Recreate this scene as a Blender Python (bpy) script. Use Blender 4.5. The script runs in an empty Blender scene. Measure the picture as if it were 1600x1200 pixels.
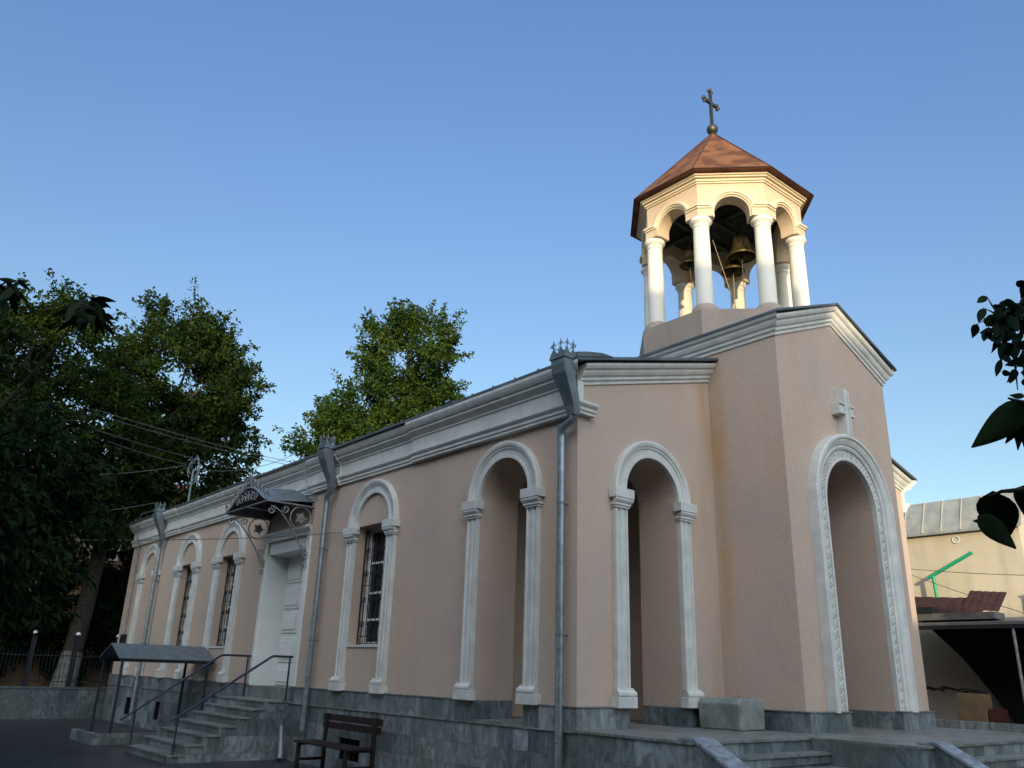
import bpy, bmesh, math, random
import numpy as np
from mathutils import Vector, Matrix
from mathutils.geometry import tessellate_polygon
random.seed(7); rng = np.random.default_rng(11)
S = bpy.context.scene
R_ = math.radians
PI = math.pi

# ------------------------------------------------------------------ camera
cam = bpy.data.objects.new("camera", bpy.data.cameras.new("camera"))
S.collection.objects.link(cam); S.camera = cam
VP1 = Vector((-1128.0, 417.0)); VPZ = Vector((115.0, -3600.0))
FPX = math.sqrt(-VP1.dot(VPZ))
yv = Vector((VP1.x, VP1.y, FPX)).normalized()
zv = Vector((VPZ.x, VPZ.y, FPX)).normalized()
xv = yv.cross(zv)
CAMP = Vector((-9.029, -9.25, 0.44))
M = Matrix(((xv.x, -xv.y, -xv.z), (yv.x, -yv.y, -yv.z), (zv.x, -zv.y, -zv.z))).to_4x4()
M.translation = CAMP
cam.matrix_world = M
cam.data.sensor_width = 36.0
cam.data.lens = FPX/1600*36
cam.data.clip_start = 0.05; cam.data.clip_end = 2000

# ------------------------------------------------------------------ light
SUN_EL = 9.0
SUN_AZ = Vector((-0.62, -0.785)).normalized()       # towards the sun, horizontally
w = bpy.data.worlds.new("World"); S.world = w; w.use_nodes = True
nt = w.node_tree; bg = nt.nodes["Background"]
sky = nt.nodes.new("ShaderNodeTexSky"); sky.sky_type = 'NISHITA'; sky.sun_disc = False
sky.sun_elevation = R_(SUN_EL)
sky.sun_rotation = math.atan2(SUN_AZ.x, SUN_AZ.y)
sky.air_density = 1.0; sky.dust_density = 0.45; sky.ozone_density = 2.9
# extra glow on the sunward sky, added to brighten the shaded walls
gt = nt.nodes.new("ShaderNodeTexCoord"); gd = nt.nodes.new("ShaderNodeVectorMath"); gd.operation = 'DOT_PRODUCT'
ge = R_(28); gd.inputs[1].default_value = (SUN_AZ.x*math.cos(ge), SUN_AZ.y*math.cos(ge), math.sin(ge))
gm = nt.nodes.new("ShaderNodeMath"); gm.operation = 'MAXIMUM'; gm.inputs[1].default_value = 0
gp = nt.nodes.new("ShaderNodeMath"); gp.operation = 'POWER'; gp.inputs[1].default_value = 3.0
gs = nt.nodes.new("ShaderNodeVectorMath"); gs.operation = 'SCALE'; gs.inputs[0].default_value = (8.9, 9.3, 9.2)
ga = nt.nodes.new("ShaderNodeVectorMath"); ga.operation = 'ADD'
nt.links.new(gt.outputs["Generated"], gd.inputs[0]); nt.links.new(gd.outputs["Value"], gm.inputs[0]); nt.links.new(gm.outputs[0], gp.inputs[0])
nt.links.new(gp.outputs[0], gs.inputs["Scale"]); nt.links.new(gs.outputs[0], ga.inputs[0]); gt2 = nt.nodes.new("ShaderNodeVectorMath"); gt2.operation = 'MULTIPLY'; nt.links.new(sky.outputs[0], gt2.inputs[0])
gsx = nt.nodes.new("ShaderNodeSeparateXYZ"); nt.links.new(gt.outputs["Generated"], gsx.inputs[0])
gmr = nt.nodes.new("ShaderNodeMapRange"); gmr.inputs[1].default_value = .25; gmr.inputs[2].default_value = .70; nt.links.new(gsx.outputs[2], gmr.inputs[0])
gmx = nt.nodes.new("ShaderNodeMix"); gmx.data_type = 'RGBA'; gmx.inputs[6].default_value = (1.06, .90, .78, 1); gmx.inputs[7].default_value = (1.06, 1.0, 1.12, 1)
nt.links.new(gmr.outputs[0], gmx.inputs[0]); nt.links.new(gmx.outputs[2], gt2.inputs[1])
nt.links.new(gt2.outputs[0], ga.inputs[1])
nt.links.new(ga.outputs[0], bg.inputs[0]); bg.inputs[1].default_value = 0.15
sd = bpy.data.lights.new("sun", 'SUN'); sd.energy = 2.2; sd.angle = R_(0.6); sd.color = (1.0, 0.80, 0.50)
sun = bpy.data.objects.new("sun", sd); S.collection.objects.link(sun)
sv = Vector((SUN_AZ.x*math.cos(R_(SUN_EL)), SUN_AZ.y*math.cos(R_(SUN_EL)), math.sin(R_(SUN_EL))))
sun.rotation_euler = sv.to_track_quat('Z', 'Y').to_euler()
sun.location = (-30, -40, 20)
S.view_settings.view_transform = 'Standard'; S.view_settings.look = 'None'
S.view_settings.exposure = 0.92; S.view_settings.gamma = 1
S.render.engine = 'CYCLES'

# ------------------------------------------------------------------ materials
def mat(name, col, rough=0.8, metal=0.0, col2=None, nscale=3.0, bump=0.0, bscale=60.0, ramp=(0.35, 0.65), spec=0.3, detail=6, extra=None):
    m = bpy.data.materials.new(name); m.use_nodes = True
    n = m.node_tree.nodes; l = m.node_tree.links; p = n["Principled BSDF"]
    p.inputs["Roughness"].default_value = rough; p.inputs["Metallic"].default_value = metal
    p.inputs["Specular IOR Level"].default_value = spec
    p.inputs["Base Color"].default_value = (*col, 1)
    tc = n.new("ShaderNodeTexCoord")
    if col2:
        nz = n.new("ShaderNodeTexNoise"); nz.inputs["Scale"].default_value = nscale; nz.inputs["Detail"].default_value = detail
        cr = n.new("ShaderNodeValToRGB"); cr.color_ramp.elements[0].position = ramp[0]; cr.color_ramp.elements[1].position = ramp[1]
        cr.color_ramp.elements[0].color = (*col, 1); cr.color_ramp.elements[1].color = (*col2, 1)
        l.new(tc.outputs["Object"], nz.inputs["Vector"]); l.new(nz.outputs["Fac"], cr.inputs[0]); l.new(cr.outputs[0], p.inputs["Base Color"])
    if bump:
        bz = n.new("ShaderNodeTexNoise"); bz.inputs["Scale"].default_value = bscale; bz.inputs["Detail"].default_value = 4
        b = n.new("ShaderNodeBump"); b.inputs["Strength"].default_value = bump; b.inputs["Distance"].default_value = 0.02
        l.new(tc.outputs["Object"], bz.inputs["Vector"]); l.new(bz.outputs["Fac"], b.inputs["Height"]); l.new(b.outputs[0], p.inputs["Normal"])
    return m

def stucco(name, base, stain, dark, corner=None):
    m = bpy.data.materials.new(name); m.use_nodes = True
    n = m.node_tree.nodes; l = m.node_tree.links; p = n["Principled BSDF"]
    p.inputs["Roughness"].default_value = 0.92; p.inputs["Specular IOR Level"].default_value = 0.15
    tc = n.new("ShaderNodeTexCoord")
    a = n.new("ShaderNodeTexNoise"); a.inputs["Scale"].default_value = 0.55; a.inputs["Detail"].default_value = 5; a.inputs["Roughness"].default_value = .6
    mp = n.new("ShaderNodeMapping"); mp.inputs["Scale"].default_value = (2.2, 2.2, 0.35)
    s = n.new("ShaderNodeTexNoise"); s.inputs["Scale"].default_value = 1.0; s.inputs["Detail"].default_value = 6
    f = n.new("ShaderNodeTexNoise"); f.inputs["Scale"].default_value = 32; f.inputs["Detail"].default_value = 5; f.inputs["Roughness"].default_value = .7
    l.new(tc.outputs["Object"], a.inputs["Vector"]); l.new(tc.outputs["Object"], mp.inputs[0]); l.new(mp.outputs[0], s.inputs["Vector"]); l.new(tc.outputs["Object"], f.inputs["Vector"])
    c1 = n.new("ShaderNodeValToRGB"); c1.color_ramp.elements[0].position = .42; c1.color_ramp.elements[1].position = .68
    c1.color_ramp.elements[0].color = (*base, 1); c1.color_ramp.elements[1].color = (*stain, 1)
    l.new(a.outputs["Fac"], c1.inputs[0])
    m2 = n.new("ShaderNodeMix"); m2.data_type = 'RGBA'; m2.inputs[7].default_value = (*dark, 1)
    r2 = n.new("ShaderNodeMapRange"); r2.inputs[1].default_value = .5; r2.inputs[2].default_value = .75; r2.inputs[3].default_value = 0; r2.inputs[4].default_value = .5
    l.new(s.outputs["Fac"], r2.inputs[0]); l.new(r2.outputs[0], m2.inputs[0]); l.new(c1.outputs[0], m2.inputs[6])
    m3 = n.new("ShaderNodeMix"); m3.data_type = 'RGBA'; m3.blend_type = 'MULTIPLY'; m3.inputs[0].default_value = 0.5
    r3 = n.new("ShaderNodeMapRange"); r3.inputs[1].default_value = .3; r3.inputs[2].default_value = .7; r3.inputs[3].default_value = .72; r3.inputs[4].default_value = 1.15
    l.new(f.outputs["Fac"], r3.inputs[0]); l.new(r3.outputs[0], m3.inputs[7]); l.new(m2.outputs[2], m3.inputs[6])
    res = m3.outputs[2]
    if corner:      # ochre water stain running down the inner corner beside the porch
        sx = n.new("ShaderNodeSeparateXYZ"); l.new(tc.outputs["Object"], sx.inputs[0]); fac = None
        for k, cc in enumerate(corner):
            d1 = n.new("ShaderNodeMath"); d1.operation = 'SUBTRACT'; d1.inputs[1].default_value = cc; l.new(sx.outputs[k], d1.inputs[0])
            d2 = n.new("ShaderNodeMath"); d2.operation = 'ABSOLUTE'; l.new(d1.outputs[0], d2.inputs[0])
            d3 = n.new("ShaderNodeMapRange"); d3.interpolation_type = 'SMOOTHSTEP'; d3.inputs[1].default_value = .04; d3.inputs[2].default_value = .55; d3.inputs[3].default_value = 1; d3.inputs[4].default_value = 0; l.new(d2.outputs[0], d3.inputs[0])
            if fac is None: fac = d3.outputs[0]
            else:
                mu = n.new("ShaderNodeMath"); mu.operation = 'MULTIPLY'; l.new(fac, mu.inputs[0]); l.new(d3.outputs[0], mu.inputs[1]); fac = mu.outputs[0]
        r5 = n.new("ShaderNodeMapRange"); r5.inputs[1].default_value = .35; r5.inputs[2].default_value = .62; r5.inputs[4].default_value = .85; l.new(s.outputs["Fac"], r5.inputs[0])
        mu = n.new("ShaderNodeMath"); mu.operation = 'MULTIPLY'; l.new(fac, mu.inputs[0]); l.new(r5.outputs[0], mu.inputs[1])
        m5 = n.new("ShaderNodeMix"); m5.data_type = 'RGBA'; m5.inputs[7].default_value = (.46, .29, .15, 1); l.new(mu.outputs[0], m5.inputs[0]); l.new(res, m5.inputs[6]); res = m5.outputs[2]
    # large repaired patches, slightly paler and with soft irregular outlines
    vp = n.new("ShaderNodeTexNoise"); vp.inputs["Scale"].default_value = .8; vp.inputs["Detail"].default_value = 9; vp.inputs["Distortion"].default_value = .6
    ml = n.new("ShaderNodeMapping"); ml.inputs["Location"].default_value = (7, 3, 5); l.new(tc.outputs["Object"], ml.inputs[0]); l.new(ml.outputs[0], vp.inputs["Vector"])
    r6 = n.new("ShaderNodeMapRange"); r6.inputs[1].default_value = .58; r6.inputs[2].default_value = .62; r6.inputs[3].default_value = 0; r6.inputs[4].default_value = .35; l.new(vp.outputs["Fac"], r6.inputs[0])
    m6 = n.new("ShaderNodeMix"); m6.data_type = 'RGBA'; m6.inputs[7].default_value = (stain[0]*.92, stain[1]*.95, stain[2]*.98, 1); l.new(r6.outputs[0], m6.inputs[0]); l.new(res, m6.inputs[6]); res = m6.outputs[2]
    l.new(res, p.inputs["Base Color"])
    b = n.new("ShaderNodeBump"); b.inputs["Strength"].default_value = .55; b.inputs["Distance"].default_value = 0.018
    l.new(f.outputs["Fac"], b.inputs["Height"]); l.new(b.outputs[0], p.inputs["Normal"])
    return m

def marble(name, c1, c2, bw=0.36, bh=0.335, mortar=(0.10, 0.11, 0.105), flat=False, dirt=(0.09, 0.10, 0.06), z0=0.0):
    """grey veined marble cladding, one tint per slab"""
    m = bpy.data.materials.new(name); m.use_nodes = True
    n = m.node_tree.nodes; l = m.node_tree.links; p = n["Principled BSDF"]
    p.inputs["Roughness"].default_value = 0.45
    tc = n.new("ShaderNodeTexCoord"); sp = n.new("ShaderNodeSeparateXYZ"); l.new(tc.outputs["Object"], sp.inputs[0])
    co = n.new("ShaderNodeCombineXYZ")
    if flat:
        l.new(sp.outputs[0], co.inputs[0]); l.new(sp.outputs[1], co.inputs[1])
    else:
        ad = n.new("ShaderNodeMath"); l.new(sp.outputs[0], ad.inputs[0]); l.new(sp.outputs[1], ad.inputs[1]); l.new(ad.outputs[0], co.inputs[0])
        az = n.new("ShaderNodeMath"); az.inputs[1].default_value = z0; l.new(sp.outputs[2], az.inputs[0]); l.new(az.outputs[0], co.inputs[1])
    br = n.new("ShaderNodeTexBrick"); br.inputs["Scale"].default_value = 1; br.inputs["Brick Width"].default_value = bw; br.inputs["Row Height"].default_value = bh
    br.inputs["Mortar Size"].default_value = 0.004; br.inputs["Mortar Smooth"].default_value = .2; br.offset = .37; br.squash = 1.35; br.squash_frequency = 3
    br.inputs["Color1"].default_value = (*c1, 1); br.inputs["Color2"].default_value = (*c2, 1); br.inputs["Mortar"].default_value = (*mortar, 1); br.inputs["Bias"].default_value = 0
    l.new(co.outputs[0], br.inputs["Vector"])
    # veins
    mp = n.new("ShaderNodeMapping"); mp.inputs["Scale"].default_value = (2.4, 2.4, 1.2) if not flat else (1, 3, 1); mp.inputs["Rotation"].default_value = (0.25, .15, 0.2)
    l.new(tc.outputs["Object"], mp.inputs[0])
    # offset veins per slab using brick colour
    va = n.new("ShaderNodeVectorMath"); va.operation = 'ADD'; sc = n.new("ShaderNodeVectorMath"); sc.operation = 'SCALE'; sc.inputs["Scale"].default_value = 60
    l.new(br.outputs["Color"], sc.inputs[0]); l.new(sc.outputs[0], va.inputs[0]); l.new(mp.outputs[0], va.inputs[1])
    wv = n.new("ShaderNodeTexNoise"); wv.inputs["Scale"].default_value = 2.5; wv.inputs["Detail"].default_value = 8; wv.inputs["Distortion"].default_value = 1.6
    l.new(va.outputs[0], wv.inputs["Vector"])
    rr = n.new("ShaderNodeMapRange"); rr.inputs[1].default_value = .35; rr.inputs[2].default_value = .65; rr.inputs[3].default_value = .55; rr.inputs[4].default_value = 1.3
    l.new(wv.outputs["Fac"], rr.inputs[0])
    mm = n.new("ShaderNodeMix"); mm.data_type = 'RGBA'; mm.blend_type = 'MULTIPLY'; mm.inputs[0].default_value = 1
    l.new(br.outputs["Color"], mm.inputs[6]); l.new(rr.outputs[0], mm.inputs[7])
    dn = n.new("ShaderNodeTexNoise"); dn.inputs["Scale"].default_value = .9; dn.inputs["Detail"].default_value = 7
    l.new(tc.outputs["Object"], dn.inputs["Vector"])
    dr = n.new("ShaderNodeMapRange"); dr.inputs[1].default_value = .45; dr.inputs[2].default_value = .75; dr.inputs[3].default_value = 0; dr.inputs[4].default_value = .7
    l.new(dn.outputs["Fac"], dr.inputs[0])
    dm = n.new("ShaderNodeMix"); dm.data_type = 'RGBA'; dm.inputs[7].default_value = (*dirt, 1)
    l.new(dr.outputs[0], dm.inputs[0]); l.new(mm.outputs[2], dm.inputs[6]); l.new(dm.outputs[2], p.inputs["Base Color"])
    b = n.new("ShaderNodeBump"); b.inputs["Strength"].default_value = .5; b.inputs["Distance"].default_value = .006; b.invert = True
    l.new(br.outputs["Fac"], b.inputs["Height"]); l.new(b.outputs[0], p.inputs["Normal"])
    return m

PINK = stucco("pink_stucco", (0.545, 0.42, 0.335), (0.48, 0.385, 0.325), (0.53, 0.375, 0.255), corner=(3.55, 0.0))
GREYST = stucco("grey_stucco", (0.40, 0.33, 0.27), (0.34, 0.28, 0.24), (0.2, 0.17, 0.15))
TOWER = stucco("cream_stucco", (0.70, 0.54, 0.36), (0.68, 0.55, 0.40), (0.5, 0.38, 0.26))
CREAM = stucco("cream_wall", (0.52, 0.46, 0.34), (0.60, 0.54, 0.42), (0.30, 0.26, 0.20))
TRIM = mat("white_trim", (0.62, 0.62, 0.58), .7, col2=(0.51, 0.515, 0.485), nscale=3.5, detail=10, bump=.15, bscale=30)
COLM = mat("white_column_paint", (0.80, 0.77, 0.66), .6, col2=(0.72, 0.69, 0.60), nscale=2.0, bump=.08, bscale=20)
DOORM = mat("white_door_paint", (0.72, 0.74, 0.70), .5, col2=(0.66, 0.68, 0.65), nscale=2, bump=.05, bscale=15)
MARB = marble("grey_marble_slabs", (0.25, 0.28, 0.29), (0.085, 0.11, 0.12))
DARKM = marble("shaded_boundary_marble", (0.12, 0.14, 0.145), (0.06, 0.075, 0.08), bw=.6, bh=.5)  # marble with the tree shade on the boundary wall put into its colour
MARBT = marble("grey_marble_treads", (0.22, 0.235, 0.22), (0.17, 0.18, 0.175), bw=.9, bh=.6, flat=True)
MARBR = marble("blue_grey_marble_ramp", (0.22, 0.25, 0.29), (0.18, 0.21, 0.25), bw=5, bh=5, flat=True, dirt=(.3, .3, .3))
BLOCKM = mat("marble_block", (0.14, 0.165, 0.15), .6, col2=(0.26, 0.28, 0.26), nscale=4, bump=.4, bscale=18, detail=10)
ROOFM = mat("grey_roof_sheet", (0.10, 0.12, 0.13), .45, .5, col2=(0.17, 0.19, 0.20), nscale=2, bump=.1, bscale=8)
GALV = mat("galvanised_pipe", (0.22, 0.26, 0.28), .38, .75, col2=(0.38, 0.43, 0.46), nscale=9, ramp=(.3, .75), detail=8)
HEADM = mat("dull_zinc", (0.13, 0.16, 0.175), .5, .4, col2=(0.19, 0.22, 0.23), nscale=6)
IRON = mat("dark_iron", (0.02, 0.022, 0.028), .5, .3)
PIRON = mat("silver_painted_iron", (0.34, 0.34, 0.35), .5, .4, col2=(.22, .21, .21), nscale=14)
RAILM = mat("dark_blue_rail_paint", (0.035, 0.04, 0.065), .45, .2)
RUST = mat("rusty_roof_metal", (0.095, 0.036, 0.017), .8, .0, col2=(0.19, 0.080, 0.034), nscale=2.6, bump=.2, bscale=12, ramp=(.42, .58), detail=8)
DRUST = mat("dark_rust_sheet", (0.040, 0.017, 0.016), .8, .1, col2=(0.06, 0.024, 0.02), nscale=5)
GLASS = mat("dark_window_glass", (0.012, 0.015, 0.018), .08, spec=.5)
BRONZE = mat("weathered_bronze", (0.12, 0.085, 0.03), .45, .8, col2=(0.20, 0.15, 0.06), nscale=12, bump=.2, bscale=20)
ROPE = mat("hemp_rope", (0.45, 0.36, 0.24), .9)
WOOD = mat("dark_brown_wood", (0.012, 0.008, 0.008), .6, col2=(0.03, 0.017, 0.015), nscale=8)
CEIL = mat("dark_ceiling", (0.05, 0.05, 0.04), .9, col2=(0.02, 0.03, 0.02), nscale=5)
WIRE = mat("grey_cable", (0.10, 0.10, 0.10), .7)
GREEN = mat("green_plastic_pipe", (0.02, 0.33, 0.17), .4)
CARD = mat("cardboard", (0.20, 0.14, 0.075), .85, col2=(.15, .105, .06), nscale=4)
BARK = mat("tree_bark", (0.035, 0.028, 0.022), .95, col2=(0.07, 0.055, 0.042), nscale=8, bump=.8, bscale=10)
LIME = mat("lime_wash", (0.22, 0.22, 0.19), .95, col2=(0.08, 0.075, 0.06), nscale=7, bump=.6, bscale=10, ramp=(.45, .7))
METALB = mat("weathered_tin_sheet", (0.27, 0.29, 0.27), .5, .25, col2=(0.38, 0.39, 0.35), nscale=3, bump=.1, bscale=6)
SEAM = mat("pale_seam_strip", (0.55, 0.52, 0.44), .5, .2)
SHEDM = mat("shed_roof_sheet", (0.10, 0.10, 0.10), .6, .3, col2=(0.16, .16, .16), nscale=3)
WHITE = mat("white_paint", (0.75, 0.76, 0.74), .5)
BRICK = marble("yellow_brick", (0.30, 0.19, 0.10), (0.24, 0.14, 0.07), bw=.26, bh=.09, dirt=(.16, .09, .05), mortar=(.2, .17, .13))
OCHRE = stucco("ochre_stucco", (0.36, 0.24, 0.12), (0.30, 0.20, 0.11), (0.2, 0.12, 0.07))
ASPH = marble("courtyard_paving", (0.040, 0.045, 0.050), (0.024, 0.028, 0.032), bw=.42, bh=.42, flat=True, mortar=(.012, .014, .015), dirt=(.018, .02, .02))
REDT = mat("red_roof_tiles", (0.20, 0.055, 0.035), .8, col2=(.28, .09, .05), nscale=6)

def leafmat(name, a, b, trans=.35, scale=.7):
    m = bpy.data.materials.new(name); m.use_nodes = True
    n = m.node_tree.nodes; l = m.node_tree.links
    p = n["Principled BSDF"]; p.inputs["Roughness"].default_value = .7; p.inputs["Specular IOR Level"].default_value = .08
    at = n.new("ShaderNodeAttribute"); at.attribute_name = "tint"
    cr = n.new("ShaderNodeValToRGB"); cr.color_ramp.elements[0].color = (*a, 1); cr.color_ramp.elements[1].color = (*b, 1)
    l.new(at.outputs["Fac"], cr.inputs[0]); l.new(cr.outputs[0], p.inputs["Base Color"])
    t = n.new("ShaderNodeBsdfTranslucent"); l.new(cr.outputs[0], t.inputs[0])
    mx = n.new("ShaderNodeMixShader"); mx.inputs[0].default_value = trans
    l.new(p.outputs[0], mx.inputs[1]); l.new(t.outputs[0], mx.inputs[2]); l.new(mx.outputs[0], n["Material Output"].inputs[0])
    return m
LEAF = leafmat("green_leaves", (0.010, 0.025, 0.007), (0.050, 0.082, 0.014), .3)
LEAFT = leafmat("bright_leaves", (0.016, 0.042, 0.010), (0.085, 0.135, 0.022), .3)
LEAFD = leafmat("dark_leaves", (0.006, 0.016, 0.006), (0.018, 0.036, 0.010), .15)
LEAFN = leafmat("near_leaves", (0.012, 0.028, 0.014), (0.03, 0.060, 0.022), .2)

# ------------------------------------------------------------------ helpers
def tag(o, label=None, cat=None, group=None, kind=None):
    if label: o['label'] = label
    if cat: o['category'] = cat
    if group: o['group'] = group
    if kind: o['kind'] = kind
    return o
def empty(name, loc=(0, 0, 0), label=None, cat=None, group=None):
    o = bpy.data.objects.new(name, None); S.collection.objects.link(o); o.location = loc; o.empty_display_size = .2
    return tag(o, label, cat, group)

class MB:
    def __init__(s): s.v = []; s.f = []; s.sm = []
    def add(s, vs, fs, smooth=False):
        b = len(s.v); s.v += [tuple(v) for v in vs]
        for f in fs: s.f.append([b+i for i in f]); s.sm.append(smooth)
    def box(s, x0, x1, y0, y1, z0, z1, T=None):
        T = T or (lambda a, b, c: (a, b, c))
        vs = [T(x, y, z) for x in (x0, x1) for y in (y0, y1) for z in (z0, z1)]
        s.add(vs, [(0, 1, 3, 2), (4, 6, 7, 5), (0, 4, 5, 1), (2, 3, 7, 6), (0, 2, 6, 4), (1, 5, 7, 3)])
    def tube(s, pts, r, n=8, cap=True, closed=False):
        pts = [Vector(p) for p in pts]; k = len(pts)
        rs = r if isinstance(r, (list, tuple)) else [r]*k
        rings = []; prev = None
        for i, p in enumerate(pts):
            if closed: d = (pts[(i+1) % k]-pts[i-1]).normalized()
            elif i == 0: d = (pts[1]-p).normalized()
            elif i == k-1: d = (p-pts[i-1]).normalized()
            else: d = ((pts[i+1]-p).normalized()+(p-pts[i-1]).normalized()).normalized()
            if prev is None:
                a = d.orthogonal().normalized()
            else:
                a = (prev-d*prev.dot(d)).normalized()
            prev = a; b = d.cross(a)
            rings.append([p+(a*math.cos(2*PI*j/n)+b*math.sin(2*PI*j/n))*rs[i] for j in range(n)])
        vs = [v for rg in rings for v in rg]; fs = []
        for i in range(k if closed else k-1):
            i2 = (i+1) % k
            for j in range(n): fs.append((i*n+j, i*n+(j+1) % n, i2*n+(j+1) % n, i2*n+j))
        s.add(vs, fs, True)
        if cap and not closed:
            s.add(rings[0], [tuple(range(n))]); s.add(rings[-1], [tuple(range(n))])
    def lathe(s, prof, c, n=24, sm=True):
        vs = []; fs = []
        for r, z in prof:
            for j in range(n): vs.append((c[0]+r*math.cos(2*PI*j/n), c[1]+r*math.sin(2*PI*j/n), c[2]+z))
        for i in range(len(prof)-1):
            for j in range(n): fs.append((i*n+j, i*n+(j+1) % n, (i+1)*n+(j+1) % n, (i+1)*n+j))
        s.add(vs, fs, sm)
        s.add(vs[:n], [tuple(range(n))]); s.add(vs[-n:], [tuple(range(n))])
    def slab(s, T, outer, holes, d0, d1):
        """polygon with holes in the (u, z) plane of a wall frame, thick from depth d0 to d1"""
        loops = [outer]+list(holes)
        pts = [p for lp in loops for p in lp]
        tris = tessellate_polygon([[Vector((p[0], p[1], 0)) for p in lp] for lp in loops])
        b0 = [T(p[0], d0, p[1]) for p in pts]; b1 = [T(p[0], d1, p[1]) for p in pts]; n = len(pts)
        fs = [tuple(t) for t in tris]+[tuple(i+n for i in t) for t in tris]
        o = 0
        for lp in loops:
            k = len(lp)
            for i in range(k):
                a, b = o+i, o+(i+1) % k
                fs.append((a, b, b+n, a+n))
            o += k
        s.add(b0+b1, fs)
    def prism(s, pts, off):
        """closed polygon pts (3d) pushed along off"""
        n = len(pts); off = Vector(off)
        vs = [Vector(p) for p in pts]+[Vector(p)+off for p in pts]
        s.add(vs, [tuple(range(n)), tuple(range(n, 2*n))]+[(i, (i+1) % n, n+(i+1) % n, n+i) for i in range(n)])
    def run(s, T, path, prof, m0=0, m1=0, closed=True):
        """sweep profile [(d, dz)] along path [(u, z)]; m0/m1: mitre sign at the ends (u shifts by m*d)"""
        k = len(prof); vs = []; fs = []
        for i, (u, z) in enumerate(path):
            m = m0 if i == 0 else (m1 if i == len(path)-1 else 0)
            sl = 0
            if i == 0 and len(path) > 1: sl = (path[1][1]-z)/(path[1][0]-u)
            elif i == len(path)-1: sl = (z-path[-2][1])/(u-path[-2][0])
            for d, dz in prof: vs.append(T(u+m*d, d, z+dz+m*d*sl))
        for i in range(len(path)-1):
            for j in range(k if closed else k-1):
                fs.append((i*k+j, i*k+(j+1) % k, (i+1)*k+(j+1) % k, (i+1)*k+j))
        s.add(vs, fs)
        s.add(vs[:k], [tuple(range(k))]); s.add(vs[-k:], [tuple(range(k))])
    def arc(s, T, uc, zc, prof, a0=0, a1=PI, n=28):
        """sweep profile [(r, d)] round a half circle"""
        k = len(prof); vs = []; fs = []
        for i in range(n+1):
            a = a0+(a1-a0)*i/n
            for r, d in prof: vs.append(T(uc+r*math.cos(a), d, zc+r*math.sin(a)))
        for i in range(n):
            for j in range(k): fs.append((i*k+j, i*k+(j+1) % k, (i+1)*k+(j+1) % k, (i+1)*k+j))
        s.add(vs, fs)
        s.add(vs[:k], [tuple(range(k))]); s.add(vs[-k:], [tuple(range(k))])
    def vert(s, T, uc, z0, z1, prof, mirror=False):
        """extrude profile [(u, d)] from z0 to z1"""
        k = len(prof); sg = -1 if mirror else 1
        vs = [T(uc+sg*u, d, z0) for u, d in prof]+[T(uc+sg*u, d, z1) for u, d in prof]
        s.add(vs, [(j, (j+1) % k, k+(j+1) % k, k+j) for j in range(k)]+[tuple(range(k)), tuple(range(k, 2*k))])
    def build(s, name, m, parent=None, bevel=0):
        me = bpy.data.meshes.new(name); me.from_pydata(s.v, [], s.f); me.update()
        for p, q in zip(me.polygons, s.sm): p.use_smooth = q
        bm = bmesh.new(); bm.from_mesh(me)
        bmesh.ops.recalc_face_normals(bm, faces=bm.faces); bm.to_mesh(me); bm.free()
        me.materials.append(m)
        o = bpy.data.objects.new(name, me); S.collection.objects.link(o)
        if parent:
            o.parent = parent
            if parent.type == 'EMPTY' and parent.parent is None:
                o.matrix_parent_inverse = Matrix.Translation(-Vector(parent.location))
        if bevel:
            bv = o.modifiers.new("bevel", 'BEVEL'); bv.width = bevel; bv.segments = 2; bv.limit_method = 'ANGLE'; bv.angle_limit = R_(40)
        return o

def frame(o, u, nrm):
    o, u, nrm = Vector(o), Vector(u), Vector(nrm)
    return lambda a, d, z: tuple(o+u*a+nrm*d+Vector((0, 0, z)))
TL = frame((0, 0, 0), (0, 1, 0), (-1, 0, 0))        # long side wall
TF = frame((0, 0, 0), (1, 0, 0), (0, -1, 0))        # nave front
PX0, PX1, PY0, PY1 = 3.58, 7.62, -1.55, 3.44
PC = 5.62
TP = frame((0, PY0, 0), (1, 0, 0), (0, -1, 0))      # porch front
TPS = frame((PX0, 0, 0), (0, 1, 0), (-1, 0, 0))     # porch left side
TPR = frame((PX1, 0, 0), (0, 1, 0), (1, 0, 0))      # porch right side

def arch_hole(uc, r, zb, zs, n=22):
    return [(uc-r, zb)]+[(uc+r, zb)]+[(uc+r*math.cos(PI*i/n), zs+r*math.sin(PI*i/n)) for i in range(n+1)]
def rect(u0, u1, z0, z1): return [(u0, z0), (u1, z0), (u1, z1), (u0, z1)]

NW, NL = 11.24, 23.85   # nave width, length
GZ = -1.5               # courtyard level
FZ = -0.30              # portico floor

# ------------------------------------------------------------------ setting
g = MB(); g.box(-260, 260, -260, 260, GZ-.6, GZ)
tag(g.build("ground", ASPH), kind='structure')

# ================================================================== CHURCH
ch = empty("church", (5.6, 11, GZ), "pink stuccoed church with white arches, grey marble base and an open eight-columned bell tower", "church")

WT = .87
SP, RI, RO = 3.40, .68, .98      # arch springing, inner and outer radius
# --- long wall with openings
wins = [6.27, 14.15, 17.5]
m = MB()
holes = [arch_hole(1.82, RI, -.302, SP)]+[rect(c-.70, c+.70, .90, 3.41) for c in wins]+[rect(9.35, 11.6, -.30, 3.45)]
m.slab(TL, [(WT, -1.5), (NL-.5, -1.5), (NL-.5, 5.3), (WT, 5.3)], holes, 0, -WT)
m.build("side_wall", PINK, ch)
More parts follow.
